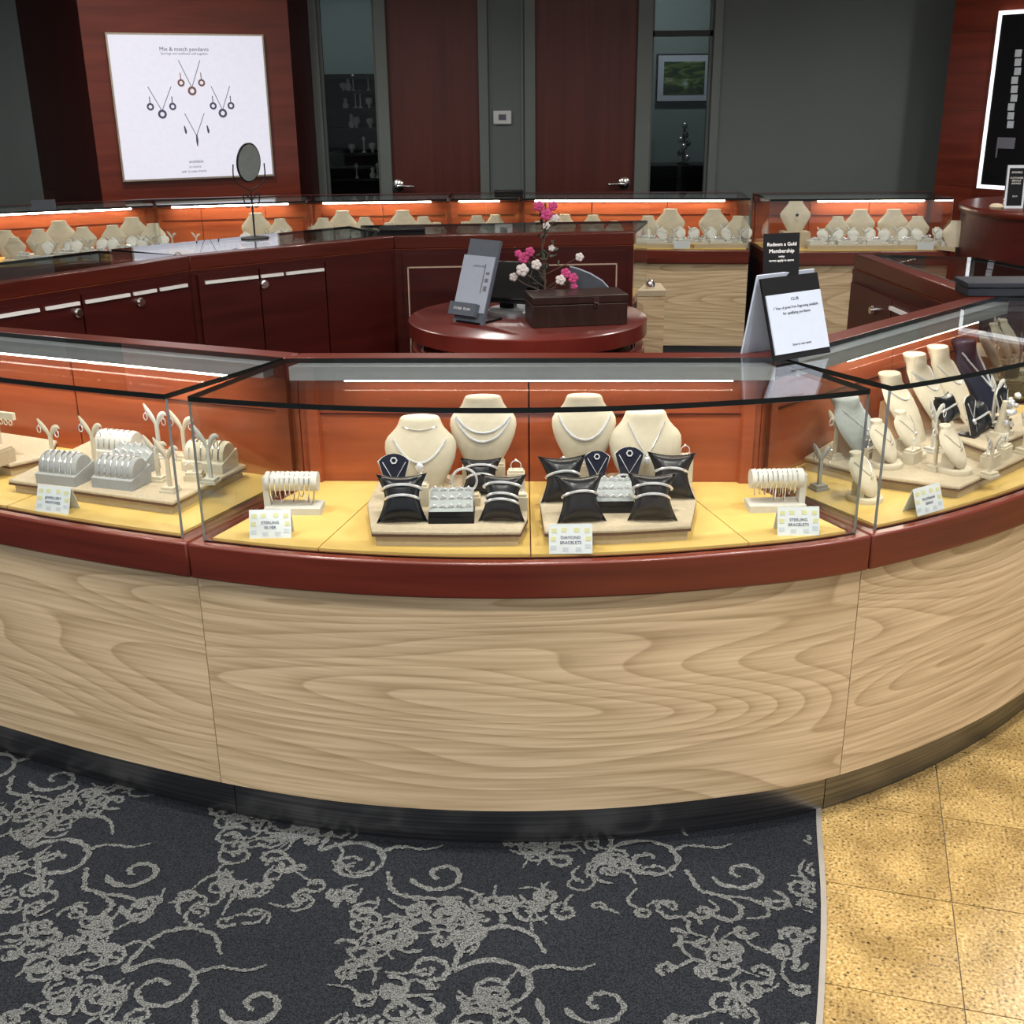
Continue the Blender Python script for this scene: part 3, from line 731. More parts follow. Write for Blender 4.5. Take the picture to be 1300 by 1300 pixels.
# ================================================================ ROUND DESK
dk = thing('round_desk', 'round cherry cash desk inside the ring of cases', 'desk', (.07, 4.55, 0))
MB().lathe([(.470, .733), (.478, .738), (.478, .795), (.472, .80)], n=64).build('desk_top', 'cherry_table', dk)
MB().lathe([(.40, .0), (.40, .733)], n=48).build('pedestal', 'cherry_cabinet_shaded', dk)
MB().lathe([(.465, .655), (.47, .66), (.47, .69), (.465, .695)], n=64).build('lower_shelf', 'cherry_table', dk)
for a in (200, 340, 270, 90): MB().tube([(.44 * math.cos(rad(a)), .44 * math.sin(rad(a)), .69), (.44 * math.cos(rad(a)), .44 * math.sin(rad(a)), .735)], .01, 8).build('spacer', 'silver', dk)
# ================================================================ DISPLAY STANDS AND JEWELLERY
def place(parts, name, label, cat, loc, rz=0, scale=1, group=None, jewels=()):
    """parts: [(name, mesh, sub)] -> one thing; jewels: [(name, mesh, label, cat, group)] -> things of their own lying on it"""
    t = thing(name, label, cat, loc, rz, group); t.scale = (scale,) * 3
    par = None
    for nm, me, lvl in parts:
        o = bpy.data.objects.new(nm, me); C.objects.link(o); o.parent = par if (lvl and par) else t
        if not lvl: par = o
    for nm, me, lb, ct, gp in jewels:
        j = bpy.data.objects.new(nm, me); C.objects.link(j); j.location = loc; j.rotation_euler = (0, 0, rz); j.scale = (scale,) * 3; tag(j, lb, ct, gp)
    return t
# ---- bust
BP = [(0, .27, .09), (.10, .33, .13), (.25, .41, .18), (.42, .475, .21), (.56, .50, .205), (.66, .49, .19), (.73, .45, .18), (.79, .39, .17), (.85, .335, .165), (.90, .305, .165), (.95, .287, .165), (.985, .272, .16), (1.0, .252, .148)]
BL = BP[:7] + [(.80, .40, .18), (.85, .345, .19), (.89, .315, .20), (.95, .30, .205), (.985, .295, .20), (1.0, .275, .19)]
def lv(v, lean): return v if lean < .4 or v < .80 else .80 + (v - .80) * .30
BA = [(0, .24, .05), (.46, .49, .12), (.54, .50, .12), (.60, .48, .12), (.88, .25, .10), (.92, .23, .10), (1.0, .225, .10)]
OV = [(0, .10, .07), (.07, .24, .13), (.25, .39, .20), (.50, .49, .23), (.70, .48, .21), (.80, .41, .18), (.87, .30, .15), (.91, .21, .13), (.92, .195, .13), (.985, .205, .14), (1.0, .19, .13)]
def bp_at(P, v):
    for a, b_ in zip(P, P[1:]):
        if a[0] <= v <= b_[0]:
            t = (v - a[0]) / (b_[0] - a[0]); return a[1] + (b_[1] - a[1]) * t, a[2] + (b_[2] - a[2]) * t
    return P[-1][1:]
def bust_mesh(w, h, mat, P=BP, lean=.18, n=24, back='tan_back'):
    m_ = MB(); rings = []
    for v, hw, d in P:
        ring = []; neck = max(0, (v - .76) / .2); bk = .02 + (.20 if P is BL else .12) * min(1, neck)
        for k in range(n):
            a = 2 * math.pi * k / n; x = hw * w * math.cos(a); s_ = math.sin(a)
            y = (-d * w * -s_ if s_ < 0 else bk * w * s_)
            ring.append((x, (d * w * s_ if s_ < 0 else bk * w * s_) + lean * lv(v, lean) * h, v * h))
        rings.append(ring)
    m_.loft(rings)
    return m_.mesh('form', mat)
def surf(P, w, h, lean, x, v):
    hw, d = bp_at(P, v); q = max(0, 1 - (x / (hw * w)) ** 2); return (x, -d * w * math.sqrt(q) + lean * lv(v, lean) * h - .002, v * h)
def necklace(w, h, lean, half, vtop, vbot, r, P=BP, pw=2.0, pend=None, n=22):
    m_ = MB(); pts = []
    for i in range(n + 1):
        s_ = -1 + 2 * i / n; pts.append(surf(P, w, h, lean, s_ * half * w, vbot + (vtop - vbot) * abs(s_) ** pw))
    m_.tube(pts, r, 5)
    if pend:
        p = surf(P, w, h, lean, 0, vbot - .03); m_.ball((p[0], p[1] - pend * .6, p[2] - pend * .5), pend, 8, sz=(1, .6, 1.2))
    return m_.mesh('necklace', 'white_gem')
def easel_mesh(w, h, lean=.16):
    if lean > .4: return MB().prism([(0, 0), (lean * h * .9, 0), (lean * h * .9, h * .55), (lean * h * .62, h * .62)], -.16 * w, .16 * w).mesh_yz('easel_foot', 'tan_back')
    return MB().prism([(-.12 * w, .02 * w), (.12 * w, .02 * w), (.06 * w, .5 * w), (-.06 * w, .5 * w)], 0, .012).box(-.3 * w, .3 * w, -.04 * w, .5 * w, 0, .008).mesh('easel_foot', 'cream_velvet')
# ---- small oval neck form on a foot
def oval_parts(w, h, mat='cream_velvet', lean_=.62):
    body = bust_mesh(w, h, mat, OV, lean_, 20)
    for v_ in body.vertices: v_.co.z += .012
    ft = MB().lathe([(.46 * w, 0), (.47 * w, .008), (.45 * w, .012)], (0, .20 * w, 0), 22, sx=.9, sy=1).prism([(-.20 * w, .12 * w), (.20 * w, .12 * w), (.15 * w, .50 * w), (-.15 * w, .50 * w)], .0115, h * .42).mesh('foot', mat)
    ch = necklace(w, h, lean_, .30, .84, .52, .0010, OV, 1.5, .004)
    for v_ in ch.vertices: v_.co.z += .012
    ch.materials.clear(); ch.materials.append(MATS['silver'])
    return [('form', body, 0), ('foot', ft, 0)], ch
# ---- bracelet pillow
def pillow(w, h, bands, lean=28):
    M_ = T((0, .02, h * .46)) @ R(rad(-lean), 'X'); m_ = MB(); n = 12
    def pt(u, v, s_):
        cx = 1 - .30 * (1 - v * v) - (.06 * math.exp(-((v - .1) / .35) ** 2)); x = u * w / 2 * cx; z = v * h / 2 * (1 - .16 * (1 - u * u))
        th = .30 * w * ((1 - u ** 4) * (1 - v ** 4)) ** .55; return tuple(M_ @ Vector((x, -s_ * th, z)))
    for s_ in (1, -1):
        b = len(m_.v)
        for j in range(n + 1):
            for i in range(n + 1): m_.v.append(pt(-1 + 2 * i / n, -1 + 2 * j / n, s_))
        for j in range(n):
            for i in range(n):
                q = [b + j * (n + 1) + i, b + j * (n + 1) + i + 1, b + (j + 1) * (n + 1) + i + 1, b + (j + 1) * (n + 1) + i]
                m_.face(q if s_ > 0 else q[::-1], 0, None, True)
    body = m_.mesh('cushion', 'black_leather')
    piping = MB().tube([pt(u, v, 0) for u, v in [(-1 + .25 * k, -1) for k in range(8)] + [(1, -1 + .25 * k) for k in range(8)] + [(1 - .25 * k, 1) for k in range(8)] + [(-1, 1 - .25 * k) for k in range(8)]], .0016, 5, closed=True).mesh('piping', 'black_leather')
    out = []
    for v in bands:
        pts = []
        for k in range(30):
            a = 2 * math.pi * k / 30; cx = 1 - .30 * (1 - v * v) - .06 * math.exp(-((v - .1) / .35) ** 2)
            pts.append(M_ @ Vector((math.cos(a) * (w / 2 * cx + .003), math.sin(a) * (.31 * w + .003), v * h / 2 + .006 * math.cos(a) ** 2 * -1)))
        out.append(MB().tube(pts, .0032, 6, closed=True).mesh('bracelet', 'white_gem'))
    return [('cushion', body, 0), ('piping', piping, 1)], out
# ---- fan shaped pendant card
def fan(h, w, mat='navy_velvet'):
    M_ = R(rad(-14), 'X'); out = []
    for k, (g, y, mt) in enumerate(((0, 0, 'white_velvet'), (.003, -.003, mat))):
        P = [(-.17 * w, 0), (.17 * w, 0), (.30 * w, h * .45), (.5 * w - g, h * .82)] + [((.5 * w - g) * math.sin(a) / math.sin(.9), h * .82 + (math.cos(a) - math.cos(.9)) * h * .38) for a in (.6, .3, 0, -.3, -.6)] + [(-.5 * w + g, h * .82), (-.30 * w, h * .45)]
        m_ = MB().prism([(p[0], p[1]) for p in P], 0, .003, M_ if False else 0); m_.v = [tuple(M_ @ Vector((p[0], y - p[2], p[1]))) for p in m_.v]
        out.append(('card_edge' if k == 0 else 'card_face', m_.mesh('card', mt), k))
    out.append(('foot', MB().box(-.25 * w, .25 * w, -.012, .03, 0, .005).mesh('foot', mat), 0))
    q = lambda x, z: tuple(M_ @ Vector((x, -.0085, z)))
    ch = MB().tube([q(-.34 * w, h * .80), q(0, h * .42), q(.36 * w, h * .80)], .0011, 4); ch.ball(q(0, h * .36), .0055, 8); ch.ball(q(.004, h * .30), .004, 6)
    er = MB().tube([q(.006 * math.cos(a), h * .83 + .006 * math.sin(a)) for a in (0, 1.05, 2.1, 3.14, 4.2, 5.2)], .0018, 5, closed=True)
    return out, ch.mesh('pendant', 'white_gem'), er.mesh('ear_stud', 'white_gem')
# ---- ring tray
def ring_mesh(r=.0075): return MB().tube([(r * math.cos(k * .5236), 0, r * 1.0 + r * math.sin(k * .5236)) for k in range(12)], .0013, 5, closed=True).ball((0, 0, 2 * r + .001), .0032, 6).mesh('ring', 'white_gem')
RING = ring_mesh()
def ring_tray(loc, rz, label, glabel, w=.098, d=.075, rows=3, cols=5, mat='black_plastic'):
    t = thing('ring_tray', label, 'ring tray', loc, rz)
    MB().box(-w / 2, w / 2, -d / 2, d / 2, 0, .014).box(-w / 2 + .001, w / 2 - .001, -d / 2 + .003, d / 2, .0145, .026).build('base', mat, t)
    m_ = MB(); n = rows; slope = .030
    cus = MB().prism([(-d / 2 + .004, .0262), (d / 2, .0262), (d / 2, .0262 + slope)], -w / 2 + .002, w / 2 - .002)
    cus.v = [(p[2], p[0], p[1]) for p in cus.v]; cus.build('cushion', 'slate_velvet' if mat == 'black_plastic' else mat, t)
    M_ = T(loc) @ R(rz, 'Z')
    for i in range(rows):
        for j in range(cols):
            y = -d / 2 + d * (i + .6) / rows; z = .0262 + slope * (y + d / 2 - .004) / (d - .004) - .006
            x = (j - (cols - 1) / 2) * w / (cols + .4)
            r_ = bpy.data.objects.new('ring', RING); C.objects.link(r_); r_.matrix_world = M_ @ T((x, y, z)) @ R(random.uniform(-.3, .3), 'Z'); r_.scale = (1, 1, random.uniform(.75, 1.05))
            tag(r_, glabel, 'ring', 'rings in: ' + label)
# ---- T bar
def tbar(side, mat='white_velvet'):
    L, r_, z = .118, .0225, .072
    cyl = MB(); cyl.tube([(-L / 2, 0, z), (L / 2, 0, z)], r_, 18); bar = cyl.mesh('bar', mat)
    up = MB().box(side * L / 2 - .007, side * L / 2 + .007, -.014, .014, .010, z + .012).mesh('upright', mat)
    base = MB().box(-L / 2 - .004, L / 2 + .006, -.03, .03, 0, .016).mesh('base', mat)
    br = []
    for k in range(9):
        x = -L / 2 + .012 + k * .0112; drop = random.uniform(.012, .03); pts = []
        for i in range(20):
            a = 2 * math.pi * i / 20; s_ = math.sin(a); c_ = math.cos(a)
            if s_ >= -.2: pts.append((x, (r_ + .0015) * c_, z + (r_ + .0015) * s_))
            else: pts.append((x + .002 * c_, (r_ + .0015) * c_ * .8, z - (r_ + .0015 + drop) * -s_))
        br.append(MB().tube(pts, random.choice((.0009, .0012, .0016)), 5, closed=True).mesh('bracelet', 'silver'))
    return [('bar', bar, 0), ('upright', up, 0), ('base', base, 0)], br
# ---- half-round bracelet pad
def pad(mat, n=6, w=.112, d=.078):
    base = MB().prism([(-d / 2, 0), (d / 2, 0), (d / 2, .044), (-d / 2, .024)], -w / 2, w / 2); base.v = [(p[2], p[0], p[1]) for p in base.v]
    m_ = MB(); M_ = T((0, .004, .030)) @ R(rad(12), 'X'); prof = []
    pts = [(.034 * math.cos(a), .040 * math.sin(a)) for a in [math.pi * k / 12 for k in range(13)]]
    rings = [[tuple(M_ @ Vector((x, p[0] * s_, p[1] * s_))) for p in pts] for x, s_ in ((-w / 2 + .003, .93), (-w / 2 + .007, 1), (w / 2 - .007, 1), (w / 2 - .003, .93))]
    m_.loft(rings)
    br = []
    for k in range(n):
        x = -w / 2 + .016 + k * (w - .032) / (n - 1); P = [M_ @ Vector((x + .002 * math.sin(3 * a), .0352 * math.cos(a), .0412 * math.sin(a))) for a in [math.pi * q / 14 for q in range(15)]]
        br.append(MB().tube(P, random.choice((.0014, .0018, .0022)), 5).mesh('bracelet', 'silver'))
    return [('tray_base', base.mesh('tray_base', mat), 0), ('cushion', m_.mesh('cushion', mat), 0)], br
# ---- leaf shaped earring tree
def tree(h=.11, mat='cream_velvet', spread=.026, drop=1):
    base = MB().box(-.019, .019, -.017, .017, 0, .006).box(-.016, .016, -.014, .014, .006, .013).mesh('base', mat)
    post = MB().prism([(-.0045, -.003), (.0045, -.003), (.0045, .003), (-.0045, .003)], .012, h * .68).mesh('post', mat)
    parts = [('base', base, 0), ('post', post, 0)]; je = []
    for s_ in (-1, 1):
        P = catmull([(0, 0, h * .60), (s_ * spread * .25, 0, h * .78), (s_ * spread * .6, 0, h * .90), (s_ * spread * .95, 0, h * (1.02 if s_ < 0 else .94)), (s_ * spread * 1.2, 0, h * (1.12 if s_ < 0 else .90))], 4)
        m_ = MB(); m_.tube(P, [.0008 + .0066 * math.sin(math.pi * (i + .6) / (len(P) + .2)) for i in range(len(P))], 8); m_.v = [(q[0], q[1] * .5, q[2]) for q in m_.v]
        parts.append(('leaf_arm', m_.mesh('leaf_arm', mat), 0))
        c_ = (s_ * spread * .98, -.006, h * (.86 if s_ < 0 else .78)); rx, rz_ = .0055, .009 * drop
        je.append(MB().tube([(c_[0] + rx * math.cos(k * .6283), c_[1], c_[2] + rz_ * math.sin(k * .6283)) for k in range(10)], .0013, 5, closed=True).tube([(c_[0], c_[1], c_[2] + rz_), (c_[0], c_[1] + .004, c_[2] + rz_ + .008)], .0009, 4).mesh('earring', 'white_gem'))
    return parts, je
# ---- block with ring, small clustered riser
def block(w=.03, d=.03, h=.03, mat='cream_velvet'):
    return [('block', MB().prism([(-w / 2, -d / 2), (w / 2, -d / 2), (w / 2, d / 2), (-w / 2, d / 2)], 0, h).mesh('block', mat), 0), ('cushion', MB().prism([(-w / 2 + .003, -d / 2 + .003), (w / 2 - .003, -d / 2 + .003), (w / 2 - .003, d / 2 - .003), (-w / 2 + .003, d / 2 - .003)], h, h + .006).mesh('cushion', mat), 0)]
# ---- tray: linen block with an overhanging brown edged board
def tray(poly, z, h, label, lip=.010):
    t = thing('display_tray', label, 'tray', (0, 0, 0))
    c_ = Vector((sum(p[0] for p in poly) / len(poly), sum(p[1] for p in poly) / len(poly)))
    sm = [tuple(c_ + (Vector(p) - c_) * .955) for p in poly]
    MB().prism(sm, z, z + h - .013).build('plinth', 'tray_base', t)
    MB().prism(poly, z + h - .013, z + h - .009).build('edge_band', 'tray_edge', t)
    MB().prism(poly, z + h - .009, z + h).build('top_board', 'beige_linen', t, bevel=.003)
    return z + h
# ---- folded card
def tent(loc, rz, label, lines, w=.09, h=.062):
    t = thing('tent_card', label, 'card', loc, rz); a = rad(20)
    Mf = R(-a, 'X')
    f = MB().box(-w / 2, w / 2, 0, .0012, 0, h).build('front_flap', 'card', t, T((0, -.019, 0)) @ Mf)
    MB().box(-w / 2, w / 2, -.0012, 0, 0, h).build('rear_flap', 'card', t, T((0, .024, 0)) @ R(a, 'X'))
    for k, l in enumerate(lines): text_mesh('lettering', l, .0088, 'slate_ink', f, T((0, -.0006, h * (.54 - .17 * k))) @ R(math.pi / 2, 'X'), ext=.0003)
    fl = MB()
    for x, z in ((-.38, .78), (-.16, .80), (.14, .80), (.38, .78), (-.40, .50), (.41, .50)): fl.box(x * w - .0055, x * w + .0055, -.0007, 0, z * h - .0045, z * h + .0045)
    fl.build('printed_flower', 'ink_gold', f)
    fl = MB()
    for x, z in ((-.40, .22), (-.12, .16), (.18, .16), (.40, .26)): fl.box(x * w - .006, x * w + .006, -.0007, 0, z * h - .005, z * h + .004)
    fl.build('printed_leaf', 'ink_mist', f)
DK = HL + .006

# ================================================================ CENTRE CASE
TZ = tray([(-.296, 2.225), (-.13, 2.215), (.018, 2.215), (.034, 2.30), (.034, 2.42), (.014, 2.585), (-.16, 2.60), (-.315, 2.585), (-.325, 2.40)], DK, .036, 'linen tray carrying the bust with two strands of necklace')
TZ = tray([(.068, 2.215), (.22, 2.218), (.378, 2.238), (.415, 2.40), (.425, 2.585), (.26, 2.60), (.092, 2.585), (.062, 2.40)], DK, .036, 'linen tray with four black bracelet pillows')
lean = .16
def bust_at(loc, rz, w, h, label, mat='cream_velvet', jw=(), P=BP, name='necklace_bust', foot=True, lean=lean):
    me = bust_mesh(w, h, mat, P, lean)
    parts = [('form', me, 0)] + ([('easel_foot', easel_mesh(w, h, lean), 0)] if foot else [])
    J = []
    for (half, vt, vb, r_, pw, pend, lb) in jw: J.append(('necklace', necklace(w, h, lean, half, vt, vb, r_, P, pw, pend), lb, 'necklace', None))
    return place(parts, name, label, 'bust', loc, rz, 1, None, J)
bust_at((-.21, 2.50, TZ), 0, .166, .165, 'cream bust wearing a rope necklace with a round pendant', jw=[(.36, .72, .42, .0028, 2, .010, 'rope necklace with round silver pendant on cream bust'), (.24, .90, .86, .0012, 2, None, 'thin collar chain high on the pendant bust')])
bl = place(block(.10, .06, .045, 'beige_linen'), 'riser_block', 'linen riser under the bust with two strands', 'riser', (-.065, 2.545, TZ))
bust_at((-.065, 2.54, TZ + .052), 0, .155, .150, 'cream bust wearing two strands of necklace', jw=[(.40, .72, .50, .0026, 2.2, None, 'upper strand necklace on the two strand bust'), (.41, .70, .36, .0026, 2.2, None, 'lower strand necklace on the two strand bust')])
place(block(.10, .06, .045, 'beige_linen'), 'riser_block', 'linen riser under the bust with a single plain strand', 'riser', (.170, 2.545, TZ))
bust_at((.170, 2.54, TZ + .052), 0, .150, .150, 'cream bust wearing a single plain strand', jw=[(.40, .72, .37, .0028, 2.2, None, 'single plain strand necklace on cream bust')])
bust_at((.312, 2.52, TZ), 0, .170, .168, 'cream bust wearing a V chain with pearl pendant', jw=[(.25, .88, .44, .0018, 1.1, .009, 'V shaped chain with pearl pendant on cream bust')])
P1, B1 = pillow(.108, .105, (.45, .02)); P2, B2 = pillow(.108, .105, (.20,)); P3, B3 = pillow(.104, .108, (.55, .10, -.15))
def pil(Pp, Bb, loc, rz, sc, label, bl_):
    place(Pp, 'bracelet_pillow', label, 'pillow', loc, rz, sc, None, [('bracelet', b_, bl_, 'bracelet', bl_) for b_ in Bb])
pil(P1, B1, (-.235, 2.275, TZ), .05, 1.0, 'black pillow with two bracelets in front of the pendant bust', 'sparkling bracelet on pillow in front of the pendant bust')
pil(P3, B3, (-.022, 2.275, TZ), -.1, .95, 'black pillow stacked with three bracelets at the tray corner', 'sparkling bracelet on the three bracelet pillow')
P4, B4 = pillow(.100, .09, (.5, .0)); pil(P4, B4, (-.070, 2.445, TZ), 0, .95, 'black pillow with two bracelets below the two strand bust', 'sparkling bracelet on pillow below the two strand bust')
pil(P2, B2, (.118, 2.395, TZ), .1, 1.0, 'black pillow with one bracelet below the single strand bust', 'sparkling bracelet on pillow below the single strand bust')
pil(P2, B2, (.148, 2.265, TZ), .12, .98, 'black pillow with one bracelet at the front tray corner by the tent card', 'sparkling bracelet on front pillow by the tent card')
pil(P1, B1, (.300, 2.270, TZ), -.05, .98, 'black pillow with two bracelets in front of the pearl pendant bust', 'sparkling bracelet on pillow in front of the pearl pendant bust')
pil(P2, B2, (.358, 2.410, TZ), -.12, 1.0, 'black pillow with one bracelet beside the pearl pendant bust', 'sparkling bracelet on pillow beside the pearl pendant bust')
ring_tray((-.130, 2.300, TZ), 0, 'black ring tray between pillows on the two strand tray', 'jewelled ring in the tray between two pillows of the two strand tray')
ring_tray((.222, 2.355, TZ), 0, 'black ring tray in the middle of the four pillows', 'jewelled ring in the tray amid the four pillows', w=.09)
for k, (loc, rz, s_, nm) in enumerate((((-.262, 2.400, TZ), .05, 1.15, 'beside the pendant bust'), ((.196, 2.455, TZ), .1, 1.0, 'below the single strand bust'), ((.268, 2.450, TZ), -.05, 1.1, 'below the pearl pendant bust'))):
    f_, ch_, er_ = fan(.10, .064)
    place(f_, 'pendant_card', 'navy fan shaped pendant card ' + nm, 'jewellery card', loc, rz, s_, None, [('pendant', ch_, 'drop pendant on navy fan card ' + nm, 'pendant', None), ('ear_stud', er_, 'stud on navy fan card ' + nm, 'earring', None)])
RB = ring_mesh(.012)
def ringblock(loc, label, rlabel, w=.03, h=.03, mat='cream_velvet', n=1, d=.03, rz=0):
    place(block(w, d, h, mat), 'ring_block', label, 'ring stand', loc, rz)
    M_ = T(loc) @ R(rz, 'Z')
    for k in range(n):
        o = bpy.data.objects.new('ring', RB); C.objects.link(o); o.matrix_world = M_ @ T(((k - (n - 1) / 2) * w / max(n, 1), 0, h + .003)) @ R(random.uniform(-.5, .5), 'Z')
        tag(o, rlabel, 'ring', None if n == 1 else 'rings: ' + label)
ringblock((.010, 2.46, TZ), 'cream ring block behind the three bracelet pillow', 'large ring on cream block behind the three bracelet pillow', .04, .05)
ringblock((-.200, 2.385, TZ), 'low cream ring block behind the pillow in front of the pendant bust', 'large ring on low cream block near the pendant bust', .03, .045)
ringblock((.018, 2.355, TZ), 'pale ring block between the three bracelet pillow and tray rim', 'large ring on pale block by the tray rim', .034, .03)
ringblock((.120, 2.495, TZ), 'cream ring block below the single strand bust', 'flower ring on cream block below the single strand bust', .04, .045)
ringblock((.405, 2.53, TZ), 'cream ring block beside the pearl pendant bust', 'ring on cream block beside the pearl pendant bust', .036, .06)
place(block(.09, .03, .02, 'beige_linen'), 'riser_block', 'flat linen riser behind the ring tray of the two strand tray', 'riser', (-.115, 2.385, TZ))
big = MB().tube([(.028 * math.cos(a * .3307), .0, .03 + .028 * math.sin(a * .3307)) for a in range(19)], .003, 6, closed=True).mesh('bangle', 'white_gem')
for x, y, z, lb in ((-.105, 2.385, TZ + .026, 'jewelled bangle standing on the flat linen riser'), (.250, 2.405, TZ + .001, 'jewelled bangle standing behind the ring tray amid four pillows')):
    o = bpy.data.objects.new('bangle', big); C.objects.link(o); o.location = (x, y, z); tag(o, lb, 'bangle')
for sd, loc, nm in ((-1, (-.500, 2.452, DK), 'beside the two strand tray'), (1, (.600, 2.437, DK), 'beside the four pillow tray')):
    p_, b_ = tbar(sd)
    place(p_, 'bracelet_bar', 'white bracelet bar hung with bracelets ' + nm, 'bracelet stand', loc, .04 * sd, 1.0, None, [('bracelet', q, 'thin bracelet hanging on the white bar ' + nm, 'bracelet', 'bracelets on the white bar ' + nm) for q in b_])
tent((-.523, 2.300, DK), .03, 'blue white tent card in front of the white bracelet bar, near the two strand tray', ('STERLING', 'SILVER'))
tent((.121, 2.195, DK), 0, 'blue white tent card against the glass before the four pillow tray', ('DIAMOND', 'BRACELETS'))
tent((.615, 2.285, DK), 0, 'blue white tent card in front of the white bracelet bar, near the four pillow tray', ('STERLING', 'BRACELETS'))
# ================================================================ LEFT CASE
LZ = tray([(-1.216, 2.60), (-.771, 2.425), (-.662, 2.70), (-.845, 2.825), (-1.13, 2.93)], DK, .034, 'five sided linen tray of bracelet pads and earring trees')
tray([(-1.62, 2.93), (-1.26, 2.72), (-1.19, 2.79), (-1.22, 2.93), (-1.46, 3.04)], DK, .034, 'linen tray with the earring bar, beside the five sided tray')
for loc, rz, mt, nm in (((-1.07, 2.590, LZ), -.32, 'grey_velvet', 'beside the front tent card'), ((-.925, 2.555, LZ), -.32, 'grey_velvet', 'between its twin pad and the earring trees'),
                        ((-1.00, 2.775, LZ), -.32, 'white_velvet', 'behind the dark ring slot pad'), ((-.745, 2.675, LZ), -.28, 'cream_velvet', 'at the tray corner by the side glass')):
    p_, b_ = pad(mt); col_ = {'grey_velvet': 'grey', 'white_velvet': 'white', 'cream_velvet': 'cream'}[mt]
    place(p_, 'bracelet_pad', col_ + ' half round bracelet pad ' + nm, 'bracelet stand', loc, rz, 1.0, None, [('bracelet', q, 'thin bracelet over the %s pad %s' % (col_, nm), 'bracelet', 'bracelets over the pad ' + nm) for q in b_])
tr_ = [tree(.115), tree(.10), tree(.125, 'white_velvet'), tree(.105, 'grey_velvet', .022, 1.8)]
def trees(lst):
    for k, (loc, rz, i, nm) in enumerate(lst):
        p_, j_ = tr_[i]
        place(p_, 'earring_tree', ['cream', 'short cream', 'tall white', 'grey'][i] + ' leaf earring tree ' + nm, 'earring stand', loc, rz, 1, None, [('earring', q, 'small hoop earring on the leaf tree ' + nm, 'earring', 'earrings on the leaf tree ' + nm) for q in j_])
trees([((-1.155, 2.735, LZ), -.3, 1, 'behind the grey pad beside the tent card'), ((-1.035, 2.695, LZ), -.3, 0, 'in front of the white bracelet pad'),
       ((-.895, 2.765, LZ), -.3, 2, 'behind the dark ring pad'), ((-.825, 2.745, LZ), -.2, 0, 'beside the cream corner pad'),
       ((-.845, 2.580, LZ), -.3, 1, 'between the ring pad and the front corner tree'), ((-.795, 2.500, LZ), -.3, 0, 'at the front corner of the five sided tray'), ((-.715, 2.560, LZ), -.25, 2, 'in front of the cream corner pad')])
ring_tray((-.935, 2.665, LZ), -.32, 'grey ring pad in the middle of the five sided tray', 'silver ring in the pad amid the five sided tray', w=.115, d=.07, mat='slate_velvet')
ringblock((-.76, 2.585, LZ), 'low cream ring block among the earring trees', 'ring on the low cream block among earring trees', .045, .014, n=2)
tent((-1.055, 2.475, DK), -.30, 'blue white tent card in front of the five sided tray', ('JEWELLERY', 'WATCHES'))
# earring bar with holes and a linen wedge
eb = thing('earring_bar', 'cream earring bar with a row of hoops', 'earring stand', (-1.315, 2.80, LZ), -.4)
MB().box(-.006, .006, -.004, .004, .01, .10).build('post', 'cream_velvet', eb); MB().box(-.03, .03, -.02, .02, 0, .012).build('base', 'cream_velvet', eb)
MB().box(-.065, .065, -.005, .005, .10, .118).build('crossbar', 'cream_velvet', eb)
hoop = MB().tube([(.0055 * math.cos(k * .6283), -.006, .0065 * math.sin(k * .6283)) for k in range(10)], .0016, 5, closed=True).mesh('hoop_earring', 'cream_velvet')
for k in range(8):
    o = bpy.data.objects.new('hoop_earring', hoop); C.objects.link(o); o.matrix_world = T((-1.315, 2.80, LZ)) @ R(-.4, 'Z') @ T((-.056 + k * .016, 0, .093)); tag(o, 'small hoop earring hanging on the cream earring bar', 'earring', 'hoops on the earring bar')
place(block(.10, .07, .035, 'beige_linen'), 'riser_block', 'linen riser in front of the earring bar', 'riser', (-1.315, 2.735, LZ), -.4)

# ================================================================ RIGHT CASE
RZ = tray([(.866, 2.565), (1.035, 2.475), (1.42, 2.83), (1.44, 3.06), (1.25, 3.17), (.932, 2.87)], DK, .034, 'large linen tray of oval neck forms behind the glass')
tray([(.735, 2.715), (.836, 2.600), (.862, 2.60), (.916, 2.855), (.87, 2.89)], DK, .034, 'linen tray under the grey bust and ring blocks')
RU = tray([(1.10, 2.78), (1.155, 2.64), (1.42, 2.87), (1.36, 2.97), (1.29, 2.955)], RZ + .001, .040, 'raised linen tray of black stands above the oval neck forms')
a45 = rad(46); _bust = bust_at
def bust_at(*a, **k): return _bust(*a, lean=.70, P=BL, **k)
bust_at((0.896, 2.689, RZ), a45, .150, 0.145, 'slate grey bust wearing a short chain', 'slate_velvet', jw=[(.30, .86, .50, .0016, 1.4, .006, 'short chain with drop on the slate grey bust')])
bust_at((1.066, 2.844, RZ), a45, .128, 0.165, 'cream bust wearing a thin double chain beside the slate bust', jw=[(.36, .80, .62, .0018, 2, None, 'thin double chain on cream bust beside the slate bust')])
bust_at((1.172, 2.925, RZ), a45, .132, 0.195, 'tall cream bust with a link chain between two cream busts', jw=[(.37, .80, .64, .003, 2, None, 'link chain on the tall cream bust'), (.36, .76, .55, .002, 2, None, 'second longer chain on the tall cream bust')])
bust_at((1.267, 3.015, RZ), a45, .128, 0.195, 'cream bust with a fine chain beside the navy bust', jw=[(.37, .78, .52, .002, 2, None, 'fine chain on cream bust beside the navy bust')])
bust_at((1.395, 3.125, DK), a45, .150, 0.220, 'navy velvet bust with a pale rope chain', 'navy_velvet', jw=[(.30, .88, .45, .003, 1.2, None, 'pale rope chain on the navy velvet bust')])
op, oc = oval_parts(.092, .098)
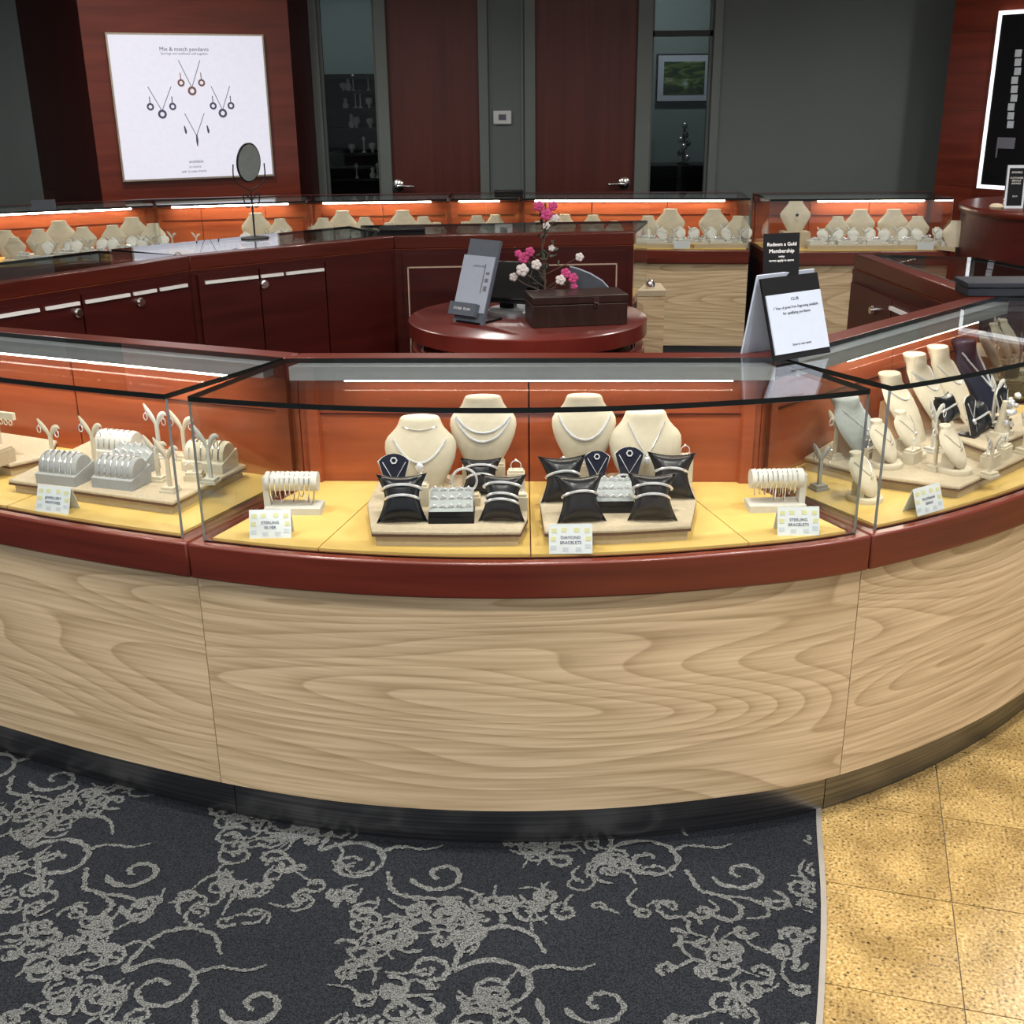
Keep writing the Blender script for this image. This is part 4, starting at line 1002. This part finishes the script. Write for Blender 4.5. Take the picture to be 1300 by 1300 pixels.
for loc, nm in (((.835, 2.475, DK), 'on the yellow deck'), ((.925, 2.625, RZ), 'beside the glass corner of the large tray'), ((1.01, 2.705, RZ), 'in front of the cream busts'), ((1.075, 2.575, RZ), 'at the front corner of the large tray')):
    place(op, 'oval_neck_form', 'small oval cream neck form ' + nm, 'bust', loc, rad(46), 1.0, None, [('pendant_necklace', oc, 'thin pendant necklace on the oval form ' + nm, 'necklace', None)])
trees([((.735, 2.565, DK), .4, 3, 'on the yellow deck beside the oval form'), ((.805, 2.70, RZ), .5, 0, 'in front of the slate grey bust'),
       ((1.02, 2.600, RZ), .6, 0, 'between two oval neck forms'), ((1.065, 2.745, RZ), .6, 2, 'below the raised tray'), ((1.13, 2.545, RZ), .6, 1, 'near the glass at the large tray'),
       ((1.245, 2.83, RU), .6, 2, 'on the raised tray beside the black cards'), ((1.335, 3.0, DK), .6, 0, 'behind the raised tray'), ((1.29, 2.73, RZ), .6, 1, 'in front of the raised tray')])
for x, y, nm, n in ((.880, 2.675, 'beside the slate bust tree', 2), (.930, 2.735, 'below the cream double chain bust', 2), (1.16, 2.62, 'at the edge of the raised tray', 3), (1.22, 2.69, 'in front of the raised tray', 3), (.985, 2.66, 'between oval neck forms', 1), (1.33, 2.79, 'at the glass end of the large tray', 3)):
    ringblock((x, y, RZ), 'cream ring block ' + nm, 'jewelled ring on the cream block ' + nm, .048, .030, n=n, rz=a45)
for loc, s_, nm in (((1.16, 2.74, RU), 1.1, 'beside the black pillow'), ((1.265, 2.80, RU), 1.15, 'beside the jewelled cluster'), ((1.30, 2.88, RU), 1.0, 'at the back of the raised tray')):
    f_, ch_, er_ = fan(.10, .058, 'black_leather')
    place(f_, 'pendant_card', 'black pendant card ' + nm, 'jewellery card', loc, a45, s_, None, [('pendant', ch_, 'drop pendant on the black card ' + nm, 'pendant', None)])
P5, B5 = pillow(.08, .08, (.1,)); pil(P5, B5, (1.205, 2.775, RU), a45, 1, 'black pillow on the raised tray', 'bracelet on the black pillow of the raised tray')
pil(P5, B5, (1.155, 2.86, RZ + .041), a45, 1, 'black pillow below the tall cream bust', 'bracelet on the black pillow below the tall cream bust')
# jewelled cluster
cl = thing('jewelled_cluster', 'upright cluster of white jewelled flowers on a cream base', 'brooch stand', (1.235, 2.745, RU), a45)
MB().box(-.03, .03, -.02, .02, 0, .012).build('base', 'cream_velvet', cl); MB().lathe([(.02, .012), (.012, .05), (.008, .09)], n=10).build('stand', 'cream_velvet', cl)
for k in range(14):
    MB().ball((random.uniform(-.022, .022), random.uniform(-.026, -.008), random.uniform(.025, .11)), random.uniform(.005, .009), 6).build('gem_flower', 'white_gem', cl)
ft = MB().lathe([(.036, 0), (.036, .01), (.03, .012)], n=20).mesh('plate', 'black_plastic')
place([('plate', ft, 0)], 'black_display_disc', 'flat black disc behind the ring blocks', 'display stand', (.905, 2.845, RZ + .0))
tent((.935, 2.412, DK), rad(32), 'blue white tent card in front of the large tray of oval forms', ('PLATINUM', 'RINGS'))
# short case beyond: trees and busts seen through the glass
SZ = tray([(1.50, 3.42), (1.72, 3.40), (1.74, 3.95), (1.52, 4.05)], DK, .05, 'linen tray in the short case under the navy box')
trees([((1.60, 3.50, SZ), .9, 2, 'on the short case tray near its glass'), ((1.66, 3.60, SZ), .9, 0, 'on the short case tray beside the curled form'), ((1.575, 3.62, SZ), .9, 1, 'on the short case tray beside the rear panel'),
       ((1.68, 3.46, SZ), .9, 0, 'on the short case tray at its corner'), ((1.63, 3.78, SZ), .9, 2, 'at the far end of the short case tray')])
for k, (x, y) in enumerate(((1.55, 3.55), (1.64, 3.68), (1.70, 3.75))):
    place(op, 'oval_neck_form', 'small oval cream neck form in the short case ' + ('beside the rear panel', 'amid the earring trees', 'beside the outer glass')[k], 'bust', (x, y, SZ), rad(60), 1.1)
for k, (x, y) in enumerate(((1.62, 3.44), (1.69, 3.53), (1.56, 3.47))): ringblock((x, y, SZ), 'cream ring block in the short case ' + ('before the trees', 'beside the outer glass', 'next to the rear panel')[k], 'ring in the short case ' + ('before the trees', 'beside the outer glass', 'next to the rear panel')[k], .045, .035)

# ================================================================ FAR WALL CASES
FZ = HLF + .006
fbm = [bust_mesh(w, h, 'cream_velvet', BA, .14, 12) for w, h in ((.19, .185), (.15, .15), (.12, .12))]
fring = MB().box(-.045, .045, -.03, .03, 0, .022).mesh('pad', 'white_velvet')
jm = MB()
for k in range(12): jm.ball((random.uniform(-.04, .04), random.uniform(-.025, .02), .026 + random.uniform(0, .012)), random.uniform(.004, .009), 5)
jm = jm.mesh('jewel_row', 'white_gem')
far_tree = tree(.10, 'white_velvet')[0]
foval = oval_parts(.075, .075, 'white_velvet')[0]
def far_case(nm, busts, smalls, trays):
    for p0, p1, p2, p3 in trays:
        c = thing('display_tray', 'low linen tray in the wall case ' + nm, 'tray', (0, 0, 0), 0, 'low trays in the wall case ' + nm)
        MB().prism([p0, p1, p2, p3], FZ, FZ + .018).build('plinth', 'tray_base', c); MB().prism([p0, p1, p2, p3], FZ + .018, FZ + .024).build('top_board', 'beige_linen', c)
    for p, i, rz in busts:
        o = bpy.data.objects.new('necklace_bust', fbm[i]); C.objects.link(o); o.location = (*p, FZ + .0245); o.rotation_euler = (0, 0, rz)
        tag(o, ['large', 'medium', 'small'][i] + ' cream bust in the wall case ' + nm, 'bust', ['large', 'medium', 'small'][i] + ' busts in the wall case ' + nm)
    smalls = [w_ for p in smalls for w_ in (p, (p[0] + .05, p[1] + .055))]
    for k, p in enumerate(smalls):
        q = (*p, FZ + .0245); kd = k % 3; rz = random.uniform(-.3, .3)
        if kd == 0: place([('pad', fring, 0), ('jewel_row', jm, 1)], 'jewellery_pad', 'white pad of jewels in the wall case ' + nm, 'jewellery pad', q, rz, random.uniform(.9, 1.2), 'jewellery pads in the wall case ' + nm)
        elif kd == 1: place(far_tree, 'earring_tree', 'white earring tree in the wall case ' + nm, 'earring stand', q, rz, random.uniform(.8, 1), 'earring trees in the wall case ' + nm)
        else: place(foval, 'oval_neck_form', 'small white neck form in the wall case ' + nm, 'bust', q, rz, 1, 'white neck forms in the wall case ' + nm)
far_case('beside the grey wall corner', [((-3.000, 6.920), 1, .4), ((-2.823, 6.970), 1, .4), ((-2.740, 7.098), 0, .4), ((-2.589, 7.066), 1, .4), ((-2.437, 7.156), 1, .4), ((-2.344, 7.258), 0, .4), ((-2.212, 7.228), 1, .4), ((-2.918, 6.838), 2, .4)],
         [(-2.858, 6.806), (-2.744, 6.866), (-2.693, 6.880), (-2.641, 6.914), (-2.593, 6.924), (-2.525, 6.956), (-2.481, 7.006), (-2.411, 7.008), (-2.360, 7.042), (-2.303, 7.056), (-2.247, 7.092), (-2.194, 7.106), (-2.141, 7.140)],
         [((-2.944, 6.706), (-2.454, 6.928), (-2.534, 7.252), (-3.056, 7.016)), ((-2.409, 6.948), (-2.091, 7.086), (-2.187, 7.410), (-2.500, 7.268))])
far_case('under the backlit poster', [((-1.620, 7.462), 0, .15), ((-1.462, 7.434), 1, .15)], [(-2.006, 7.194), (-1.649, 7.256), (-1.503, 7.266), (-1.470, 7.294), (-1.390, 7.290)], [((-1.604, 7.186), (-1.322, 7.244), (-1.385, 7.590), (-1.681, 7.530))])
lp = thing('bracelet_rack', 'long white bracelet rack under the backlit poster', 'bracelet stand', (*(-1.837, 7.278), FZ), .15)
MB().box(-.14, .14, -.03, .03, 0, .06).build('rack_board', 'white_velvet', lp)
for k in range(8): MB().tube([(-.12 + k * .034, -.034, .055), (-.115 + k * .034, -.034, .02)], .004, 5).build('bracelet', 'slate_velvet', lp)
far_case('before the black shelf window', [((-1.194, 7.462), 1, 0), ((-1.079, 7.546), 0, 0), ((-0.928, 7.480), 1, 0), ((-0.771, 7.436), 2, 0), ((-0.689, 7.538), 0, 0), ((-0.552, 7.484), 1, 0), ((-0.462, 7.426), 2, 0)],
         [(-1.202, 7.322), (-1.139, 7.334), (-1.088, 7.326), (-1.030, 7.338), (-0.969, 7.330), (-0.901, 7.342), (-0.731, 7.338), (-0.632, 7.350), (-0.562, 7.344), (-0.492, 7.356)], [((-1.226, 7.260), (-0.843, 7.274), (-0.884, 7.632), (-1.265, 7.614)), ((-0.794, 7.276), (-0.409, 7.288), (-0.429, 7.648), (-0.833, 7.634))])
far_case('under the thermostat', [((-0.281, 7.448), 2, 0), ((-0.207, 7.506), 1, 0), ((-0.095, 7.554), 1, -.3)], [(-0.252, 7.348), (-0.172, 7.356), (-0.112, 7.344), (-0.052, 7.342)], [((-0.319, 7.288), (-0.007, 7.282), (-0.008, 7.642), (-0.335, 7.650))])
far_case('before the door by the painting', [((0.190, 7.428), 2, 0), ((0.287, 7.468), 1, 0), ((0.356, 7.532), 1, -.3), ((0.537, 7.474), 1, -.1), ((0.672, 7.400), 2, -.1), ((0.883, 7.390), 1, -.1), ((1.032, 7.454), 0, -.1), ((1.305, 7.416), 0, -.1), ((1.443, 7.324), 1, -.1)],
         [(0.217, 7.326), (0.267, 7.320), (0.474, 7.300), (0.554, 7.302), (0.622, 7.284), (0.818, 7.266), (0.898, 7.268), (0.965, 7.250), (1.034, 7.254), (1.101, 7.238), (1.156, 7.272), (1.222, 7.226), (1.296, 7.228), (1.362, 7.212), (1.441, 7.214)],
         [((0.136, 7.274), (0.412, 7.246), (0.432, 7.604), (0.143, 7.632)), ((0.441, 7.244), (0.734, 7.214), (0.770, 7.570), (0.463, 7.600)), ((0.783, 7.210), (1.102, 7.178), (1.156, 7.532), (0.821, 7.566)), ((1.149, 7.172), (1.475, 7.140), (1.535, 7.430), (1.206, 7.526))])
far_case('beside the curved counter', [((2.045, 7.230), 1, -.1), ((2.199, 7.284), 0, -.1), ((2.406, 7.278), 0, -.1), ((2.530, 7.194), 1, -.1), ((2.660, 6.918), 1, -.5)],
         [(1.877, 7.114), (1.932, 7.104), (1.977, 7.092), (2.057, 7.100), (2.111, 7.088), (2.181, 7.096), (2.242, 7.104), (2.293, 7.082), (2.373, 7.090), (2.427, 7.078), (2.506, 7.084), (2.606, 7.092), (2.660, 6.980)],
         [((1.818, 7.036), (2.539, 7.014), (2.660, 7.348), (1.910, 7.394)), ((2.567, 7.012), (2.660, 6.882), (2.660, 6.882), (2.660, 7.266))])
place(block(.17, .12, .085, 'beige_linen'), 'riser_block', 'linen riser under the single black stone bust', 'riser', (*(1.779, 7.228), FZ))
o = bpy.data.objects.new('necklace_bust', fbm[0]); C.objects.link(o); o.location = (*(1.779, 7.228), FZ + .0915); tag(o, 'single cream bust with a black stone on a linen riser', 'bust')
q_ = (1.779, 7.228)
tag(MB().ball((q_[0], q_[1] - .032, FZ + .0915 + .10), .010, 8, sz=(1, .5, 1)).build('pendant_stone', 'black_plastic'), 'black stone pendant on the single cream bust', 'pendant')
cardm = MB().box(-.05, .05, -.001, .001, 0, .045).mesh('card_face', 'card')
for p, lb in (((-2.743, 6.772), 'small white price card at the glass beside the grey wall corner'), ((-2.610, 6.832), 'white price card before the largest cream bust by the grey wall corner'), ((-2.499, 6.884), 'white price card between two trays by the grey wall corner'),
              ((-1.016, 7.242), 'white price card before the black shelf window case trays'), ((1.069, 7.156), 'white price card before the door by the painting'), ((2.520, 6.990), 'white price card beside the curved counter')):
    place([('card_face', cardm, 0)], 'price_card', lb, 'card', (*p, FZ), 0)
# ================================================================ THINGS ON THE CASES
def a_frame(loc, rz, w, h, name, label, lean=12, board='black_plastic', rear=None):
    t = thing(name, label, 'sign', loc, rz); Mf = R(rad(-lean), 'X')
    b = MB().box(-w / 2, w / 2, 0, .006, 0, h).build('front_board', board, t, T((0, -.03, 0)) @ Mf)
    MB().box(-w / 2, w / 2, -.005, 0, 0, h).build('rear_board', rear or board, t, T((0, .082, 0)) @ R(rad(11), 'X'))
    return t, b
loc = (.662, 2.612, HT)
t, b = a_frame(loc, rad(32), .180, .190, 'engraving_sign', 'black easel sign with a white free engraving sheet on the corner rail', 19, rear='card_white')
MB().box(-.172 / 2, .172 / 2, -.004, -.0005, .014, .150).build('sheet', 'card_white', b)
for k, (l, z, sz) in enumerate((('CLUB', .136, .010), ('1 Year of great Free Engraving available', .118, .0090), ('for qualifying purchases', .105, .0092), ('Scan to see more', .032, .0085))):
    text_mesh('lettering', l, sz, 'ink', b, T((0, -.0043, z)) @ R(math.pi / 2, 'X'), ext=.0003)
nt_ = MB().box(-.044, .044, 0, .004, 0, .108).build('top_notice', 'black_plastic', t, T((-.012, .046, .166)) @ R(rad(-20), 'Z') @ R(rad(-6), 'X')); nt_['label'] = 'small black notice with white lettering above the sheet'
for k, (l, z, sz) in enumerate((('Redeem a Gold', .083, .0115), ('Membership', .068, .0125), ('today', .056, .0065), ('terms apply in store', .047, .0075))):
    text_mesh('lettering', l, sz, 'paper_text', nt_, T((0, -.0006, z)) @ R(math.pi / 2, 'X'), ext=.0003)
nb = thing('navy_box', 'flat navy box lying on the glass of the short case', 'box', (1.63, 3.42, HT), rad(-3))
MB().box(-.27, .16, -.06, .06, 0, .026).build('tray', 'navy_plastic', nb, bevel=.003); MB().box(-.275, .165, -.065, .065, .0262, .042).build('lid', 'navy_plastic', nb, bevel=.003)
bt = thing('black_tray', 'flat black tray lying on the island glass beside the inlaid panel', 'tray', (-.475, 5.16, HT), rad(5))
MB().box(-.10, .10, -.07, .07, 0, .014).build('base', 'black_plastic', bt); MB().box(-.10, .10, -.07, .07, .0142, .026).build('lid', 'black_plastic', bt, bevel=.003)
bt = thing('black_case', 'flat black case lying on the wall case under the thermostat', 'box', (0.0, 7.40, HTF))
MB().box(-.09, .09, -.06, .06, 0, .022).build('base', 'black_plastic', bt, bevel=.003); MB().box(-.092, .092, -.062, .062, .0222, .036).build('lid', 'black_plastic', bt, bevel=.003)
# round table mirror
mr = thing('table_mirror', 'round table mirror on a curled black wire stand', 'mirror', (-1.10, 5.02, HT), rad(25))
MB().lathe([(.06, 0), (.06, .006), (.01, .012)], n=20).build('base', 'dark_metal', mr)
MB().tube([(0, 0, .01), (0, 0, .20)], .004, 8).build('stem', 'dark_metal', mr)
for s_ in (-1, 1):
    MB().tube([(s_ * .05 * math.sin(a * .5) * (1 - a / 9), 0, .16 + .03 * math.sin(a)) for a in [k * .5 for k in range(12)]], .003, 5).build('curl', 'dark_metal', mr)
    MB().tube(catmull([(0, 0, .20), (s_ * .062, .01, .24), (s_ * .066, 0, .31)], 5), .0028, 6).build('fork_arm', 'dark_metal', mr)
Mm = T((0, 0, .315)) @ R(rad(28), 'Z') @ R(rad(-16), 'Y') @ R(rad(12), 'X')
MB().lathe([(.066, -.004), (.068, 0), (.066, .004)], n=32, sy=1.25, M=Mm @ R(math.pi / 2, 'X')).build('mirror_rim', 'dark_metal', mr)
MB().lathe([(.062, -.0046), (.062, .0046)], n=32, sy=1.25, M=Mm @ R(math.pi / 2, 'X')).build('mirror_glass', 'mirror_back', mr)
# acrylic holder on the left wall case
ah = thing('acrylic_holder', 'clear acrylic sign holder with a dark card by the grey wall corner', 'sign holder', (-2.68, 6.75, HTF), rad(20))
MB().box(-.07, .07, 0, .004, 0, .11).build('front_sheet', 'glass', ah); MB().box(-.066, .066, .006, .008, .0, .06).build('dark_card', 'grey_panel', ah); MB().box(-.07, .07, 0, .05, 0, .004).build('foot', 'glass', ah)
# plaques on the curved counter
for k, (x, y, w, h, lb) in enumerate(((2.86, 6.62, .105, .235, 'black award plaque with silver border on the curved counter'), (3.03, 6.66, .12, .30, 'black plaque with a silver figure beside the award plaque'))):
    pl = thing('plaque', lb, 'plaque', (x, y, 1.0), rad(-6))
    MB().box(-w / 2, w / 2, 0, .02, 0, h).build('silver_border', 'silver', pl, R(rad(-6), 'X')); f_ = MB().box(-w / 2 + .012, w / 2 - .012, -.003, 0, .014, h - .016).build('black_face', 'black_plastic', pl, R(rad(-6), 'X'))
    if k == 0:
        for l, z, sz in (('AWARD', .195, .016), ('CUSTOMER', .165, .014), ('SERVICE', .150, .014), ('AWARD', .135, .014), ('2019', .065, .014)): text_mesh('lettering', l, sz, 'paper_text', f_, T((0, -.0035, z)) @ R(math.pi / 2, 'X'), ext=.0003)
    else:
        MB().ball((0, -.006, .22), .018, 8).tube([(0, -.006, .20), (.01, -.006, .14), (-.01, -.006, .06)], [.014, .02, .012], 8).build('silver_figure', 'ink_grey', f_)
tag(MB().lathe([(.035, 0), (.04, .012), (.03, .026), (.012, .03)], (2.755, 6.60, 1.0), 14).build('pebble_dish', 'beige_linen'), 'small beige dish on the edge of the curved counter', 'dish')

# ================================================================ ON THE ROUND DESK
DZ = .80
st = thing('tablet_stand', 'upright slate panel holding a printed floor plan sheet on the desk', 'sign', (-.165, 4.40, DZ), rad(-38)); Mf = R(rad(-21), 'X')
Mp = T((0, 0, .0)) @ Mf
pn = MB().box(-.075, .075, 0, .014, 0, .33).build('panel', 'grey_panel', st, Mp)
sh_ = MB().box(-.085, .07, -.004, -.0005, .045, .265).build('sheet', 'card_white', pn)
text_mesh('lettering', 'LANDSCAPE', .011, 'ink_grey', sh_, T((.0, -.0045, .225)) @ R(math.pi / 2, 'X')); text_mesh('lettering', 'Please order online', .009, 'ink_grey', sh_, T((-.02, -.0045, .065)) @ R(math.pi / 2, 'X'))
MB().box(.03, .034, -.005, -.004, .12, .235).box(.042, .058, -.005, -.004, .13, .15).box(.042, .058, -.005, -.004, .165, .18).box(.042, .058, -.005, -.004, .195, .205).build('printed_column', 'ink_grey', sh_)
cp = MB().box(-.085, .045, -.03, -.005, .025, .075).build('clip_block', 'grey_panel', pn); text_mesh('lettering', 'STORE  PLAN', .014, 'paper_text', cp, T((-.02, -.0305, .05)) @ R(math.pi / 2, 'X'))
MB().box(-.06, .06, 0, .14, 0, .008).build('foot', 'black_plastic', st)
pos = thing('sales_terminal', 'black sales terminal screen tilted back on a silver base', 'terminal', (-.01, 4.63, DZ), rad(-20))
MB().lathe([(.10, 0), (.10, .012), (.09, .02)], (.02, 0, 0), 28).build('base', 'aluminium', pos)
MB().box(-.03, .03, -.01, .03, .02, .10).build('neck', 'black_plastic', pos)
MB().box(-.155, .155, -.012, .018, -.10, .10).build('screen', 'black_plastic', pos, T((0, 0, .125)) @ R(rad(-48), 'X'), bevel=.008)
MB().box(.10, .155, -.03, .012, -.05, .06).build('card_reader', 'black_plastic', pos, T((0, 0, .125)) @ R(rad(-48), 'X'), bevel=.005)
bx_ = thing('wooden_box', 'dark walnut box with a silver latch on the round desk', 'box', (.255, 4.40, DZ), rad(9))
MB().box(-.185, .185, -.085, .085, 0, .085).build('body', 'walnut_box', bx_, bevel=.003); MB().box(-.187, .187, -.087, .087, .0865, .118).build('lid', 'walnut_box', bx_, bevel=.004)
la = MB().box(.05, .072, -.093, -.087, .088, .108).build('latch', 'silver', bx_); MB().tube([(.061 + .008 * math.cos(k * .8), -.092, .080 + .009 * math.sin(k * .8)) for k in range(8)], .0025, 5, closed=True).build('latch_loop', 'silver', la)
fan_ = MB(); pts = [(-.085, 0, .15), (-.05, 0, .145), (0, 0, .125), (.05, 0, .09), (.08, 0, .06)]
cs = thing('grey_chair_back', 'curved grey mesh chair back with white rim behind the walnut box', 'chair', (.33, 4.70, DZ), rad(-8))
m_ = MB().prism([(-.085, 0), (.085, 0), (.08, .075), (.05, .11), (0, .14), (-.05, .158), (-.085, .165)], 0, .01); m_.v = [(p[0], p[2] + .25 * p[0] ** 2 * 10, p[1]) for p in m_.v]; m_.build('mesh_panel', 'grey_panel', cs)
MB().tube([(-.085, .02, .167), (-.05, .01, .16), (0, .005, .142), (.05, .01, .112), (.085, .02, .072)], .004, 6).build('white_rim', 'card_white', cs)
fl = thing('flower_stem', 'pink and white artificial blossom stem in a small glass vase', 'flowers', (.135, 4.52, DZ))
MB().lathe([(.028, 0), (.03, .03), (.018, .08), (.016, .10)], n=14).build('vase', 'glass_dim', fl)
MB().tube(catmull([(0, 0, .02), (.005, 0, .15), (-.005, .01, .28), (.01, 0, .36), (.005, 0, .44)], 5), .004, 6).build('stem', 'stem', fl)
def blossom(c_, r_, mt):
    m_ = MB()
    for k in range(5):
        a = k * 1.2566; m_.ball((c_[0] + r_ * .55 * math.cos(a), c_[1] - .3 * r_, c_[2] + r_ * .55 * math.sin(a)), r_ * .55, 6, sz=(1, .6, 1))
    m_.ball((c_[0], c_[1] - .5 * r_, c_[2]), r_ * .35, 6); m_.build('blossom', mt, fl)
for x, y, z, r_, mt in ((.01, -.01, .40, .028, 'petal_pink'), (-.02, 0, .43, .024, 'petal_pink'), (.035, 0, .43, .022, 'petal_pink'), (.045, -.01, .385, .018, 'petal_white'), (.01, 0, .355, .018, 'petal_white'),
                     (-.08, -.01, .235, .026, 'petal_pink'), (-.055, -.02, .26, .022, 'petal_pink'), (-.10, 0, .25, .018, 'petal_pink'), (-.085, -.02, .19, .03, 'petal_white'), (-.03, -.02, .21, .024, 'petal_white'), (-.12, 0, .16, .02, 'petal_white'),
                     (.085, -.01, .175, .024, 'petal_pink'), (.115, -.01, .155, .024, 'petal_pink'), (.12, 0, .12, .016, 'petal_pink'), (.065, -.02, .15, .024, 'petal_white'), (.14, 0, .235, .02, 'petal_white'), (.03, 0, .27, .015, 'petal_white')):
    MB().tube([(0, 0, max(.10, z - .07)), (x * .6, y, z - .03), (x, y, z)], .002, 5).build('twig', 'stem', fl); blossom((x, y, z), r_ * .82, mt)
leafm = MB().ball((.018, 0, 0), .018, 6, sz=(1, .35, .12)).mesh('leaf', 'leaf')
for k in range(34):
    o = bpy.data.objects.new('leaf', leafm); C.objects.link(o); o.parent = fl; z = random.uniform(.12, .42); s_ = .02 if z > .3 else .07
    o.location = (random.uniform(-s_, s_), random.uniform(-.02, .02), z); o.rotation_euler = (random.uniform(-1, 1), random.uniform(-1, 1), random.uniform(0, 6.28))
